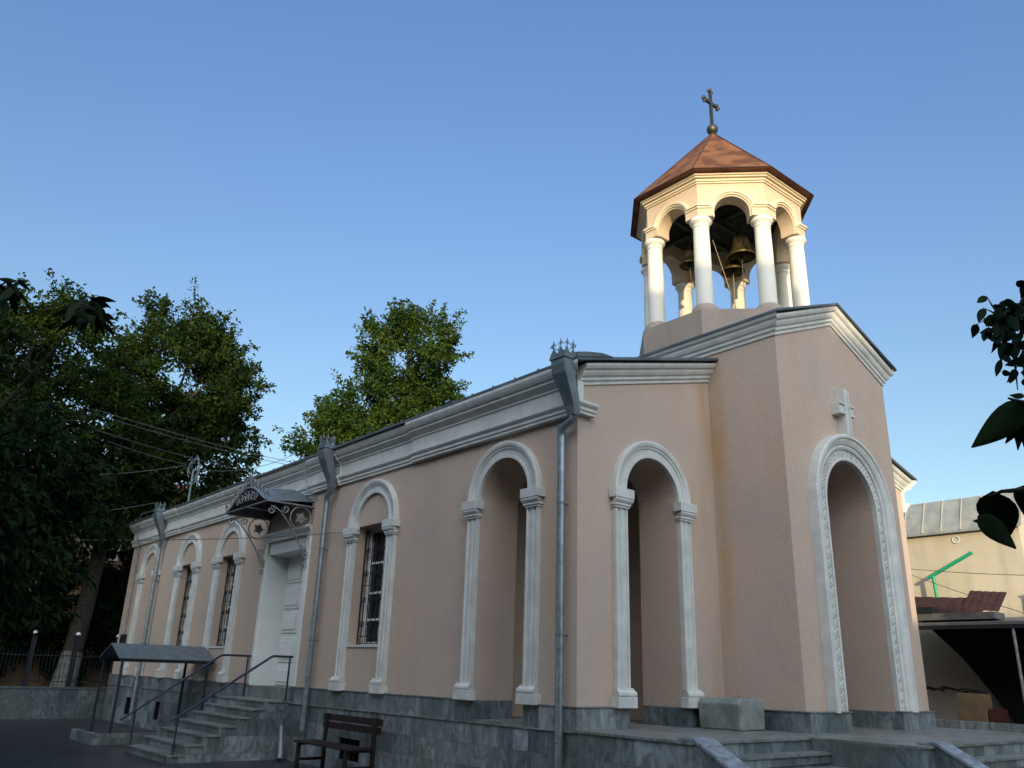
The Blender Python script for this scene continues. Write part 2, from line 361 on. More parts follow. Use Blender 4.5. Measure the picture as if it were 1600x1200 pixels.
# --- nave front walls
def front_wall(u0, u1, holes):
    zf = lambda u: 5.05+.268*(u if u < PC else 2*PC-u)
    m = MB(); m.slab(TF, [(u0, -1.5), (u1, -1.5), (u1, zf(u1)+.2), (u0, zf(u0)+.2)], holes, 0, -WT)
    return m
front_wall(.0, PX0, [arch_hole(1.77, RI, -.302, SP)]).build("front_wall", PINK, ch)
front_wall(PX1, NW, [arch_hole(NW-1.77, RI, -.302, SP)]).build("front_wall", PINK, ch)
m = MB(); m.box(NW-WT, NW, WT+.002, NL-.5, -1.5, 5.3); m.box(0, NW, NL-.498, NL+.0, -1.5, 5.3); m.build("back_wall", PINK, ch)
# --- portico room inside
m = MB()
m.box(.872, NW-.88, 3.3, 3.5, FZ-.1, 4.9)
m.box(3.55, PX0+1.1, WT+.01, 2.2, FZ, 4.9)
m.build("portico_inner_wall", PINK, ch)
m = MB(); m.box(.3, NW-.3, .3, 3.4, 4.9, 5.0); m.build("portico_ceiling", CREAM, ch)
# --- porch walls
m = MB()
zf = 6.52; zp = 7.33
m.slab(TP, [(PX0, -1.5), (PX1, -1.5), (PX1, zf+.25), (PC, zp+.25), (PX0, zf+.25)], [arch_hole(PC, .90, -.302, 3.57, 30)], 0, -1.6)
m.build("porch_front_wall", PINK, ch)
m = MB(); m.box(PX0, PX0+.6, PY0+1.58, PY1, 3.6, 6.75); m.box(PX1-.6, PX1, PY0+1.58, PY1, 3.6, 6.75); m.box(PX0+.6, PX1-.6, PY1-.5, PY1, 4.5, 6.75)
m.build("porch_side_wall", PINK, ch)

# --- roofs
def roof_sheet(m, xs, y0, y1, t=.05):
    pts = [(x, y0, z) for x, z in xs]+[(x, y0, z-t) for x, z in reversed(xs)]
    m.prism(pts, (0, y1-y0, 0))
m = MB()
rz = lambda x: 5.36+.268*(x+.36)
roof_sheet(m, [(-.36, rz(-.36)), (PC, rz(PC)), (2*PC+.36, rz(-.36))], -.28, NL+.3)
for y in np.arange(.6, NL, .62):
    m.box(-.365, -.33, y, y+.02, 5.30, 5.385)
m.build("nave_roof", ROOFM, ch)
m = MB()
PRS = (7.76-6.93)/(PC-3.40)
roof_sheet(m, [(3.36, 6.92), (PC, 7.76), (2*PC-3.36, 6.92)], PY0-.24, PY1+.24, .045)
m.build("porch_roof", ROOFM, ch)

# --- long entablature with ressauts
def entab(off):
    return [(0, 4.50), (.05+off, 4.50), (.05+off, 4.545), (.075+off, 4.56), (.075+off, 4.61), (.10+off, 4.63), (.125+off, 4.66), (.125+off, 4.71), (.05+off, 4.735),
            (.05+off, 4.97), (.08+off, 4.985), (.08+off, 5.02), (.11+off, 5.04), (.165+off, 5.08), (.19+off, 5.10), (.19+off, 5.14), (.225+off, 5.155), (.26+off, 5.20), (.285+off, 5.25), (.285+off, 5.305), (0, 5.305)]
m = MB()
segs = [(0, 4.76, .07), (4.76, 7.9, 0), (7.9, 9.2, .07), (9.2, 12.25, 0.0), (12.25, 13.0, .05), (13.0, 18.9, 0), (18.9, 20.6, .06), (20.6, 23.0, 0), (23.0, NL, .06)]
segs = [(0, 4.76, .07), (4.76, 7.9, .01), (7.9, 9.35, .045), (9.35, 12.3, 0.005), (12.3, 18.7, 0.045), (18.7, 20.6, .07), (20.6, NL, .03)]
for a, b, off in segs:
    m.run(TL, [(a, 0), (b, 0)], entab(off), m0=(-1 if a == 0 else 0))
# short return of the architrave on the front
m.run(TF, [(0, 0), (.30, 0)], [(0, 4.50), (.12, 4.50), (.12, 4.545), (.145, 4.56), (.145, 4.61), (.17, 4.63), (.195, 4.66), (.195, 4.71), (0, 4.735)], m0=-1)
m.build("cornice", TRIM, ch)
# raking cornice profile
RAK = [(0, 0), (.03, 0), (.03, .05), (.07, .075), (.07, .12), (.11, .15), (.14, .20), (.14, .235), (.19, .26), (.215, .30), (.215, .345), (0, .345)]
def rake_z(u): return 5.02+.268*u
m = MB(); m.run(TF, [(.0, rake_z(0)), (PX0, rake_z(PX0))], [(d, z) for d, z in RAK], m0=0)
# vertical connection block at the corner
m.box(-.12, .02, 0.0, .12, 4.74, 5.06, TF)
m.build("front_cornice", TRIM, ch)
m = MB(); m.run(TF, [(PX1, rake_z(2*PC-PX1)), (NW, rake_z(0))], RAK, m1=1)
TRS = frame((NW, 0, 0), (0, 1, 0), (1, 0, 0)); m.run(TRS, [(0, 0), (NL, 0)], entab(0), m0=-1)
m.build("front_cornice", TRIM, ch)
m = MB()
RAKP = [(d*.9, z*1.12) for d, z in RAK]
m.run(TP, [(PX0, zf), (PC, zp), (PX1, zf)], RAKP, m0=-1, m1=1)
m.run(TPS, [(PY0, zf), (PY1, zf)], RAKP, m0=-1)
m.run(TPR, [(PY0, zf), (PY1, zf)], RAKP, m0=-1)
m.build("porch_cornice", TRIM, ch)

# --- arch surrounds with pilasters
ARCH = [(RI, 0), (RI, .07), (RI+.05, .07), (RI+.055, .055), (RI+.15, .055), (RI+.16, .075), (RI+.20, .085), (RI+.205, .10), (RI+.25, .115), (RO-.015, .115), (RO, .10), (RO, 0)]
def pilaster(T, uc, parent, zb=0.0):
    m = MB()
    w_ = .145
    m.vert(T, uc, zb+.28, SP-.30, [(-w_, 0), (-w_, .09), (-w_+.04, .09), (-w_+.045, .065), (-.035, .065), (-.03, .085), (.03, .085), (.035, .065), (w_-.045, .065), (w_-.04, .09), (w_, .09), (w_, 0)])
    m.box(uc-.215, uc+.215, 0, .165, zb, zb+.165, T)
    m.run(T, [(uc-.16, zb+.17), (uc+.16, zb+.17)], [(0, 0), (.16, 0), (.165, .02), (.16, .055), (.135, .075), (.11, .09), (.11, .115), (0, .115)], m0=-.28, m1=.28)
    m.box(uc-.17, uc+.17, 0, .11, SP-.32, SP-.285, T)
    m.box(uc-.19, uc+.19, 0, .13, SP-.283, SP-.245, T)
    m.run(T, [(uc-.15, SP-.243), (uc+.15, SP-.243)], [(0, 0), (.13, 0), (.155, .03), (.165, .05), (.165, .08), (0, .08)], m0=-.4, m1=.4)
    m.box(uc-.225, uc+.225, 0, .175, SP-.16, SP-.0, T)
    return m.build("pilaster", TRIM, parent, bevel=.006)
def surround(T, uc, lab=None):
    m = MB(); m.arc(T, uc, SP, ARCH)
    a = m.build("arch_surround", TRIM, ch)
    if lab: a['label'] = lab
    for sg in (-1, 1): pilaster(T, uc+sg*.83, a)
    return a
surround(TL, 1.82, "open portico arch beside the corner drainpipe")
for c in wins: surround(TL, c)
surround(TL, 21.3, "blind arch at the far end")
surround(TF, 1.77, "open arch on the front left of the porch")
surround(TF, NW-1.77)

# --- carved surround of the main porch arch
m = MB()
ri, ro, zs = .90, 1.40, 3.57
PR = [(ri, 0), (ri, .09), (ri+.025, .10), (ri+.05, .09), (ri+.055, .06), (ri+.215, .06), (ri+.22, .10), (ri+.26, .12), (ri+.30, .10), (ri+.31, .13), (ri+.37, .16), (ri+.41, .17), (ri+.43, .20), (ro-.02, .20), (ro, .18), (ro, 0)]
m.arc(TP, PC, zs, PR, n=44)
for sg in (False, True): m.vert(TP, PC, 0, zs, PR, mirror=sg)
sur = m.build("porch_arch_surround", TRIM, ch)
m = MB()   # braided ornament: small raised lozenges in three interlaced rows
def stud(m, u, z, ang, d=.06, a=.026, b=.040):
    ca, sa = math.cos(ang), math.sin(ang)
    P = [(-a, 0), (0, -b), (a, 0), (0, b)]
    base = [TP(u+p*ca-q*sa, d, z+p*sa+q*ca) for p, q in P]
    tip = TP(u, d+.035, z)
    m.add(base+[tip], [(0, 1, 4), (1, 2, 4), (2, 3, 4), (3, 0, 4)])
step = .085
rows = [ri+.085, ri+.135, ri+.185]
for k, rr in enumerate(rows):
    nA = int(PI*rr/step)
    for i in range(nA+1):
        a = PI*(i+.5*(k % 2))/nA
        if a > PI: continue
        stud(m, PC+rr*math.cos(a), zs+rr*math.sin(a), a+(.6 if i % 2 else -.6))
    for sg in (-1, 1):
        for i in range(int(zs/step)):
            stud(m, PC+sg*rr, zs-(i+.5+.5*(k % 2))*step, .6 if i % 2 else -.6)
m.build("carved_braid", TRIM, sur)
# shaped stucco strip beside the surround
# --- wall cross
m = MB()
cx0, cx1 = PC-.095, PC+.095
m.box(cx0, cx1, 0, .17, 4.93, 5.92, TP)
m.box(PC-.27, cx0-.002, 0, .17, 5.37, 5.60, TP); m.box(cx1+.002, PC+.27, 0, .17, 5.37, 5.60, TP)
wc = m.build("wall_cross", TRIM, ch)
m = MB()
for a, b in ((cx0, cx0+.035), (cx1-.035, cx1)): 
    m.box(a, b, .171, .20, 4.95, 5.90, TP)
for a, b in ((5.37, 5.405), (5.565, 5.60)):
    m.box(PC-.27, cx0-.001, .171, .20, a, b, TP); m.box(cx1+.001, PC+.27, .171, .20, a, b, TP)
m.build("raised_border", TRIM, wc)

# --- marble plinths
m = MB()
bw = [rect(18.0, 18.5, -1.2, -.68), rect(20.9, 21.5, -1.2, -.68), rect(6.0, 6.85, -1.28, -.88)]
out = [(.0, -1.5), (NL+.05, -1.5), (NL+.05, 0), (11.65, 0), (11.65, -.3), (9.3, -.3), (9.3, 0), (1.82+RI, 0), (1.82+RI, FZ), (1.82-RI, FZ), (1.82-RI, 0), (.0, 0)]
m.slab(TL, out, bw, .055, 0.002)
m.build("marble_plinth", MARB, ch)
m = MB()
for a, b, q0, q1, dd in ((11.65, NL+.06, 0.001, .021, .075), (1.82+RI, 9.3, .001, .021, .075), (0, 1.82-RI, .001, .021, .075), (0, NL+.06, -.345, -.325, .085)):
    m = MB(); m.box(-dd, 0.0, a, b, q0, q1); m.build("plinth_ledge", MARBT, ch)
for r_ in bw:
    m = MB(); (u0, z0), (u1, _), (_, z1) = r_[0], r_[1], r_[2]
    m.box(u0-.02, u1+.02, -.25, -.0, z0-.02, z1+.02, TL); o = m.build("basement_window", GLASS, ch)
    m = MB()
    for u in np.linspace(u0+.06, u1-.06, 5): m.box(u-.008, u+.008, .02, .035, z0, z1, TL)
    m.build("bars", IRON, o)
XS = lambda a, d, z: (a, -d, z)
pb = [((-.055, 1.77-RI, .0, .055, FZ, 0), TF), ((1.77+RI, PX0-.102, .0, .055, FZ, 0), TF),
      ((-.055, .0, .055, .0, GZ, FZ-.001), TF), 
      ((1.77-RI, 1.77-RI+.012, -WT, -.001, FZ, 0), TF), ((1.77+RI-.012, 1.77+RI, -WT, -.001, FZ, 0), TF), ((1.82-RI, 1.82-RI+.012, -WT, -.001, FZ, 0), TL), ((1.82+RI-.012, 1.82+RI, -WT, -.001, FZ, 0), TL),
      ((PX0-.10, PX0-.0, 0, -PY0, FZ, 0), XS), ((PX0-.10, PC-.90, .0, .13, FZ, 0), TP), ((PC+.90, PX1+.14, .0, .13, FZ, 0), TP),
      ((PC-.90, PC-.888, -1.6, -.001, FZ, 0), TP), ((PC+.888, PC+.90, -1.6, -.001, FZ, 0), TP), ((PX1+.0, PX1+.14, 0, -PY0, FZ, 0), XS)]
for bx_, T in pb:
    m = MB(); m.box(*bx_, T); m.build("marble_plinth", MARB, ch)
for bx_, T in [((-.075, 1.77-RI, .0, .075, .001, .02), TF), ((1.77+RI, PX0-.122, .0, .075, .001, .02), TF), ((PX0-.12, PX0, 0, -PY0, .001, .02), XS), ((PX0-.12, PC-.88, 0, .15, .001, .02), TP), ((PC+.88, PX1+.16, 0, .15, .001, .02), TP)]:
    m = MB(); m.box(*bx_, T); m.build("plinth_ledge", MARBT, ch)

# --- windows
def scroll(m, T, u, z, r, sg=1, up=1, turns=1.4, rad=.009, d=.03, n=18):
    pts = []
    for i in range(n+1):
        t = i/n; a = t*turns*2*PI; q = r*(1-.75*t)
        pts.append(T(u+sg*(r-q*math.cos(a)), d, z+up*q*math.sin(a)))
    m.tube(pts, rad, 5)
def window(c):
    u0, u1, z0, z1 = c-.70, c+.70, .90, 3.41
    D = -.40
    f = MB()
    for a, b in ((u0, u0+.09), (u1-.09, u1), (c-.04, c+.04)): f.box(a, b, D, D+.07, z0, z1, TL)
    for a, b in ((u0+.09, c-.04), (c+.04, u1-.09)):
        for zz in (z0, z1-.09): f.box(a, b, D, D+.07, zz, zz+.09, TL)
        for zz in (1.42, 1.98, 2.62): f.box(a, b, D+.005, D+.06, zz, zz+.045, TL)
    w_ = f.build("window", WHITE, ch, bevel=.006)
    p = MB(); p.box(u0, u1, D-.03, D+.01, z0, z1, TL); p.build("pane", GLASS, w_)
    s = MB(); s.box(u0, u1, D+.07, .03, z0-.03, z0+.012, TL); s.build("sill", TRIM, w_)
    k = MB(); d = -.22
    for u in (u0+.03, u1-.03): k.box(u-.012, u+.012, d-.012, d+.012, z0+.04, z1-.05, TL)
    for z in (z0+.05, z0+.20, 2.15, z1-.10): k.box(u0+.03, u1-.03, d-.008, d+.008, z-.008, z+.008, TL)
    for u in np.linspace(u0+.16, u1-.16, 7): k.box(u-.007, u+.007, d-.007, d+.007, z0+.20, z1-.10, TL)
    for u in np.linspace(u0+.2, u1-.2, 6):
        k.tube([TL(u+.07*math.cos(a), d, z0+.125+.07*math.sin(a)) for a in np.linspace(0, 2*PI, 12, endpoint=False)], .008, 5, closed=True)
    for u in np.linspace(u0+.16, u1-.16, 4):
        for z in (1.35, 1.85, 2.4, 2.9):
            for sg in (-1, 1):
                scroll(k, TL, u, z, .07, sg, 1, 1.0, .008, d+.015, 12); scroll(k, TL, u, z, .07, sg, -1, 1.0, .008, d+.015, 12)
    k.build("iron_grille", IRON, w_)
for c in wins: window(c)

# --- doorway
dY0, dY1 = 9.35, 11.6
m = MB()
m.box(dY0, dY0+.03, -.60, .012, -.02, 3.18, TL); m.box(dY1-.03, dY1, -.60, .012, -.02, 3.18, TL)
m.box(dY0-.2, dY0, 0, .05, -.02, 3.5, TL); m.box(dY1, dY1+.12, 0, .05, -.02, 3.5, TL)
m.run(TL, [(dY0-.20, 3.50), (dY1+.12, 3.50)], [(0, 0), (.07, 0), (.07, .05), (.10, .08), (.14, .12), (.18, .15), (.18, .20), (0, .20)], m0=-.6, m1=.6)
m.box(dY0+.03, dY1-.03, -.86, -.02, 3.18, 3.46, TL)
door_s = m.build("door_surround", DOORM, ch, bevel=.01)
m = MB(); m.box(dY0+.03, dY1-.03, -.66, -.58, -.15, 3.18, TL)
dl = m.build("door", DOORM, ch)
m = MB()
mid = (dY0+dY1)/2
for a, b in ((dY0+.03, mid-.01), (mid+.01, dY1-.03)):
    for z0, z1 in ((.0, .45), (.55, 1.15), (1.25, 1.75), (1.85, 2.4), (2.5, 3.05)):
        m.box(a+.10, b-.10, -.58, -.545, z0, z1, TL); m.box(a+.18, b-.18, -.545, -.515, z0+.08, z1-.08, TL)
m.build("raised_panel", DOORM, dl, bevel=.012)
m = MB(); m.tube([TL(mid-.08, -.58, 1.0), TL(mid-.08, -.50, 1.0), TL(mid-.20, -.50, 1.0)], .014, 6); m.box(mid-.11, mid-.05, -.58, -.565, .9, 1.15, TL); m.build("handle", IRON, dl)
m = MB(); m.box(dY0, dY1, -.66, .055, FZ, -.02, TL); m.build("door_threshold", MARBT, ch)
m = MB(); m.lathe([(.0, 0), (.09, 0), (.13, -.05), (.13, -.08)], TL(10.0, -.35, 3.18), 16); m.build("porch_lamp", IRON, ch)

# --- door canopy
cn = empty("door_canopy", (0, 10.4, 4.0)); cn.parent = ch; cn.matrix_parent_inverse = Matrix.Translation(-Vector(ch.location))
def bchild(mb, name, mt, **k):
    o = mb.build(name, mt, None, **k); o.parent = cn
    o.matrix_parent_inverse = Matrix.Translation(-Vector(cn.location)); return o
cy0, cy1 = 9.2, 11.75; cm = (cy0+cy1)/2
def cz(t):      # roof section along the wall, t 0..1
    return 4.16+.46*math.sin(PI*t)**1.5
N = 20
pts = [(cy0+(cy1-cy0)*i/N, cz(i/N)) for i in range(N+1)]
m = MB()
vs = []
for y, z in pts:
    for d, dz in ((0, .14), (1.22, 0)):
        vs.append(TL(y, d, z+dz)); 
for y, z in pts:
    for d, dz in ((0, .14), (1.22, 0)):
        vs.append(TL(y, d, z+dz-.025))
fs = []; o_ = 2*(N+1)
for i in range(N):
    a = 2*i; fs += [(a, a+1, a+3, a+2), (o_+a, o_+a+2, o_+a+3, o_+a+1), (a+1, o_+a+1, o_+a+3, a+3), (a, a+2, o_+a+2, o_+a)]
fs += [(0, o_, o_+1, 1), (2*N, 2*N+1, o_+2*N+1, o_+2*N)]
m.add(vs, fs)
bchild(m, "canopy_roof", HEADM)
m = MB(); m.prism([TL(y, .02, z-.035) for y, z in pts]+[TL(y, .02, z-.05) for y, z in reversed(pts)], (-1.18, 0, 0)); bchild(m, "soffit", IRON)
m = MB()
m.tube([TL(y, 1.22, z-.0) for y, z in pts], .022, 6)
m.tube([TL(cy0, 0, 4.14), TL(cy0, 1.22, 4.14)], .022, 6); m.tube([TL(cy1, 0, 4.14), TL(cy1, 1.22, 4.14)], .022, 6); m.tube([TL(cy0, 1.22, 4.14), TL(cy1, 1.22, 4.14)], .018, 6)
m.tube([TL(cm, 0, 4.14), TL(cm, 1.22, 4.14)], .018, 6)
bchild(m, "canopy_frame", PIRON)
m = MB()         # crest: scrolls and leaves along the front edge
def spiral(m, cpt, r, T, d, a0, turns, rad=.013, sg=1, n=20):
    m.tube([T(cpt[0]+sg*r*(1-.8*i/n)*math.cos(a0+2*PI*turns*i/n), d, cpt[1]+r*(1-.8*i/n)*math.sin(a0+2*PI*turns*i/n)) for i in range(n+1)], rad, 5)
for i in range(2, N-1, 2):
    y, z = pts[i]
    spiral(m, (y, z+.14), .12, TL, 1.22, -PI/2, 1.3, .013, 1 if y < cm else -1)
for k in range(9):   # palmette of leaves above the centre
    a = PI*(k+.5)/9
    L = .26+.14*math.sin(a)
    b0 = (cm, cz(.5)+.02)
    tip = (b0[0]+L*math.cos(a)*1.0, b0[1]+L*math.sin(a)); md = (b0[0]+L*.55*math.cos(a)-.0, b0[1]+L*.55*math.sin(a))
    nx, nz = -math.sin(a)*.055, math.cos(a)*.055
    m.prism([TL(*x) for x in [(b0[0], 1.20, b0[1]), (md[0]+nx, 1.20, md[1]+nz), (tip[0], 1.20, tip[1]), (md[0]-nx, 1.20, md[1]-nz)]], (-.012, 0, 0))
for k in range(7):
    t = (k+.5)/7; y = cm-.62+1.24*t; zb = 4.18; zt = cz((y-cy0)/(cy1-cy0))-.03
    spiral(m, (y, (zb+zt)/2), (zt-zb)*.42, TL, 1.23, 0, 1.4, .012, 1 if k % 2 else -1)
for y in (cy0+.02, cy1-.02):
    spiral(m, (y, 4.30), .10, TL, 1.22, -PI/2, 1.4, .014)
bchild(m, "canopy_crest", PIRON)
def bracket(y, mt):
    m = MB(); TB = lambda d, t, z: TL(y+t, d, z)
    P_ = lambda pts, r=.016: m.tube([TB(d, 0, z) for d, z in pts], r, 6)
    P_([(.03, 2.62), (.03, 4.32)], .02)
    q = [(.06, 2.95), (.20, 3.10), (.38, 3.36), (.60, 3.66), (.85, 3.92), (1.02, 4.02), (1.12, 4.03)]
    P_(q)
    sp2 = lambda c, r, a0, t, sg=1, rad=.014: m.tube([TB(c[0]+sg*r*(1-.8*i/22)*math.cos(a0+2*PI*t*i/22), 0, c[1]+r*(1-.8*i/22)*math.sin(a0+2*PI*t*i/22)) for i in range(23)], rad, 6)
    m.tube([TB(.33+.27*math.cos(a), 0, 3.84+.27*math.sin(a)) for a in np.linspace(0, 2*PI, 28, endpoint=False)], .015, 6, closed=True)
    sp2((1.10, 3.93), .10, PI/2, 1.3); sp2((.74, 4.0), .10, PI, 1.3, -1); sp2((.20, 3.22), .10, 0, 1.2); sp2((.12, 2.98), .09, PI/2, 1.3, 1); sp2((.10, 2.74), .08, 0, 1.3); sp2((.10, 4.38), .09, 0, 1.3)
    P_([(.03, 3.45), (.14, 3.30), (.28, 3.18), (.22, 3.02), (.06, 2.86)], .012)
    for k in range(10):   # leaf rosette inside the ring
        a = 2*PI*k/10; L = .12+.05*(k % 2); w2 = .030
        c = (.33, 3.84)
        pts_ = [(c[0], c[1]), (c[0]+L*.55*math.cos(a)-w2*math.sin(a), c[1]+L*.55*math.sin(a)+w2*math.cos(a)), (c[0]+L*math.cos(a), c[1]+L*math.sin(a)), (c[0]+L*.55*math.cos(a)+w2*math.sin(a), c[1]+L*.55*math.sin(a)-w2*math.cos(a))]
        m.prism([TB(d, -.008, z) for d, z in pts_], (0, .016, 0))
    return bchild(m, "bracket", mt)
bracket(9.22, PIRON); bracket(11.66, PIRON)

# --- drainpipes with crowned rain heads
def drain(yh, yp, zb, zt=4.25, name="drainpipe", lab=None):
    m = MB()
    if abs(yp-yh) > .05:
        m.tube([TL(yh, .19, 4.5), TL(yh, .19, 4.37), TL(yp, .17, 4.27), TL(yp, .16, 4.1)], .072, 14, cap=False)
    m.tube([TL(yp, .16, 4.5 if abs(yp-yh) < .05 else 4.16), TL(yp, .16, zb)], .062, 18)
    z = 3.4
    while z > zb+.3:
        m.tube([TL(yp, .16, z), TL(yp, .16, z-.035)], .068, 18); m.tube([TL(yp, .16, z-.16), TL(yp, .16, z-.185)], .067, 18)
        z -= 1.02
    p = m.build("drainpipe", GALV, ch)
    if lab: p['label'] = lab
    for z in (3.02, 1.0, -.5):
        if z > zb+.1:
            m = MB(); m.tube([TL(yp, .0, z+.015), TL(yp, .10, z+.015)], .012, 6); m.tube([TL(yp, .16, z-.002), TL(yp, .16, z+.032)], .070, 14); m.build("pipe_clamp", HEADM, p)
    prof = [(.56, 5.42), (.56, 5.22), (.53, 5.08), (.45, 4.92), (.36, 4.74), (.29, 4.58), (.26, 4.42), (.13, 4.42), (.14, 4.58), (.19, 4.76), (.26, 4.92), (.30, 5.08), (.30, 5.42)]
    h = MB()
    def wd(z): return .085+.075*min(1, max(0, (z-4.4)/.7))
    n = len(prof)
    vs = [TL(yh-wd(z), d, z) for d, z in prof]+[TL(yh+wd(z), d, z) for d, z in prof]
    h.add(vs, [tuple(range(n)), tuple(range(n, 2*n))]+[(i, (i+1) % n, n+(i+1) % n, n+i) for i in range(n)])
    h.box(yh-.18, yh+.18, .285, .58, 5.32, 5.36, TL)
    
    hd = h.build("rain_head", HEADM, p, bevel=.004)
    c = MB(); y0, y1, d0, d1 = yh-.17, yh+.17, .295, .57
    def crownside(A, B, cnt):
        A, B = Vector(A), Vector(B); e = (B-A); Z = Vector((0, 0, 1)); nrm = e.cross(Z).normalized()*.008
        for k in range(cnt):
            a = A+e*(k/cnt); b = A+e*((k+1)/cnt); mm_ = (a+b)/2; q = (b-a)
            sh = [a, b, b+Z*.04, mm_+q*.12+Z*.12, mm_+Z*.18, mm_-q*.12+Z*.12, a+Z*.04]
            c.prism(sh, nrm)
            c.tube([mm_+Z*.17, mm_+Z*.24, mm_+Z*.30], [.008, .016, .002], 5)
            for sg in (-1, 1):
                c.tube([mm_+Z*.18, mm_+e.normalized()*sg*.035+Z*.225, mm_+e.normalized()*sg*.06+Z*.20, mm_+e.normalized()*sg*.045+Z*.18], .007, 5)
    c1, c2, c3, c4 = TL(y0, d0, 5.36), TL(y0, d1, 5.36), TL(y1, d1, 5.36), TL(y1, d0, 5.36)
    crownside(c1, c2, 2); crownside(c2, c3, 2); crownside(c3, c4, 2); crownside(c4, c1, 2)
    c.build("pierced_crown", HEADM, p)
drain(-.10, .21, GZ+.05, lab="drainpipe at the corner of the portico")
drain(8.05, 8.28, -.85, lab="drainpipe between the doorway and the nearest window")
drain(20.1, 20.25, -1.3, lab="drainpipe at the far end")
m = MB(); m.tube([TL(20.6, .35, 5.5), TL(22.5, .34, 5.55), TL(22.9, .28, 5.35), TL(22.95, .25, 4.9), TL(22.95, .08, 4.4), TL(22.95, .06, 1.2)], .028, 6)
cd = m.build("cable_conduit", GALV, ch)
m = MB(); m.box(22.8, 23.1, .0, .14, .85, 1.35, TL); m.build("meter_box", IRON, cd)
m = MB(); m.tube([TL(9.45, .33, 5.45), TL(9.45, .34, 5.25), TL(9.40, .14, 4.6), TL(9.15, .06, 4.42), TL(9.0, .05, 4.3)], .012, 5); m.build("cable_conduit", GALV, ch)

# --- roof edge flashing near the corner
m = MB(); m.prism([(-.30, -.30, 5.375), (.55, -.30, 5.60), (.30, -.30, 5.60), (-.05, -.30, 5.53), (-.30, -.30, 5.46)], (0, .22, 0)); m.build("roof_flashing", ROOFM, ch)

# ------------------------------------------------------------------ BELL TOWER
CX, CY = 5.6, .945
tw = empty("bell_tower", (CX, CY, 6.6)); tw.parent = ch; tw.matrix_parent_inverse = Matrix.Translation(-Vector(ch.location))
def tchild(mb, name, mt, **k):
    o = mb.build(name, mt, None, **k); o.parent = tw; o.matrix_parent_inverse = Matrix.Translation(-Vector(tw.location)); return o
def octo(a, z): # apothem
    r = a/math.cos(PI/8); return [(CX+r*math.cos(PI/8+k*PI/4), CY+r*math.sin(PI/8+k*PI/4), z) for k in range(8)]
def octwall(m, ao, ai, z0, z1):
    A, B, C_, D = octo(ao, z0), octo(ao, z1), octo(ai, z1), octo(ai, z0)
    vs = A+B+C_+D; fs = []
    for k in range(8):
        k2 = (k+1) % 8
        for o1, o2 in ((0, 8), (8, 16), (16, 24), (24, 0)): fs.append((o1+k, o1+k2, o2+k2, o2+k))
    m.add(vs, fs)
m = MB(); octwall(m, 1.90, 1.36, 6.4, 7.66)
for k in range(8):
    a = PI/8+k*PI/4
    m.lathe([(.32, 0), (.315, .60), (.28, .73), (.22, .80)], (CX+1.70*math.cos(a), CY+1.70*math.sin(a), 7.05), 20)
    # sloping infill beside the pedestals
m.lathe([(0, 0), (1.5, 0), (1.5, .05), (0, .05)], (CX, CY, 7.45), 8)
tchild(m, "tower_base", GREYST)
c0 = MB()
c0.lathe([(.190, 7.83), (.190, 7.90), (.184, 7.94), (.180, 9.0), (.170, 9.70), (.170, 9.72), (.182, 9.725), (.182, 9.745), (.174, 9.75), (.184, 9.79), (.228, 9.83), (.240, 9.86), (.232, 9.90), (.22, 9.93)], (0, 0, 0), 28)
cme = None
for k in range(8):
    a = PI/8+k*PI/4
    if cme is None:
        o = c0.build("column", COLM); cme = o.data
    else:
        o = bpy.data.objects.new("column", cme); S.collection.objects.link(o)
    o.parent = tw; o.location = (1.71*math.cos(a), 1.71*math.sin(a), -6.6)
m = MB(); mo = MB()
AO, AI = 1.74, 1.40; HW = AO*math.tan(PI/8)
ZB, ZS, RA = 9.93, 10.06, .375
for k in range(8):
    a = k*PI/4
    T = frame((CX, CY, 0), (-math.sin(a), math.cos(a), 0), (math.cos(a), math.sin(a), 0))
    # face with arched notch cut from below
    pr = [(-HW, ZB), (-RA, ZB)]+[(RA*math.cos(PI-PI*i/20), ZS+RA*math.sin(PI*i/20)) for i in range(21)]+[(RA, ZB), (HW, ZB), (HW, 10.96), (-HW, 10.96)]
    m.slab(T, pr, [], AO, AI)
    e = .045*math.tan(PI/8)
    for sg in (-1, 1):
        u0, u1 = sorted((sg*(RA+.035), sg*(HW+e)))
        m.box(u0, u1, AO, AO+.045, ZB+.0, 10.12, T)
        mo.box(sorted((sg*.47, sg*(HW+.10*math.tan(PI/8))))[0], sorted((sg*.47, sg*(HW+.10*math.tan(PI/8))))[1], AO, AO+.10, 10.165, 10.205, T)
        mo.box(sorted((sg*.43, sg*(HW+.07*math.tan(PI/8))))[0], sorted((sg*.43, sg*(HW+.07*math.tan(PI/8))))[1], AO, AO+.07, 10.12, 10.165, T)
    mo.arc(T, 0, ZS, [(.415, AO), (.415, AO+.03), (.445, AO+.035), (.455, AO+.06), (.50, AO+.07), (.515, AO+.055), (.515, AO)], a0=.14, a1=PI-.14, n=20)
    A, hw2 = AO, HW
for (o1, z0, z1) in ((.03, 10.76, 10.80), (.06, 10.80, 10.86), (.115, 10.86, 10.90), (.15, 10.90, 10.985)):
    octwall(mo, AO+o1, AO-.05, z0, z1)
tchild(m, "arcade", TOWER); tchild(mo, "arcade_moulding", mat("cream_trim", (.78, .66, .46), .7, col2=(.72, .60, .42), nscale=3))
m = MB()
A, B = octo(2.02, 10.95), octo(2.02, 10.99); ap = (CX, CY, 13.37)
Cc = octo(1.0, 12.19)
m.add(A+B+Cc+[ap], [tuple(range(8))]+[(k, (k+1) % 8, 8+(k+1) % 8, 8+k) for k in range(8)]+[(8+k, 8+(k+1) % 8, 16+(k+1) % 8, 16+k) for k in range(8)]+[(16+k, 16+(k+1) % 8, 24) for k in range(8)])
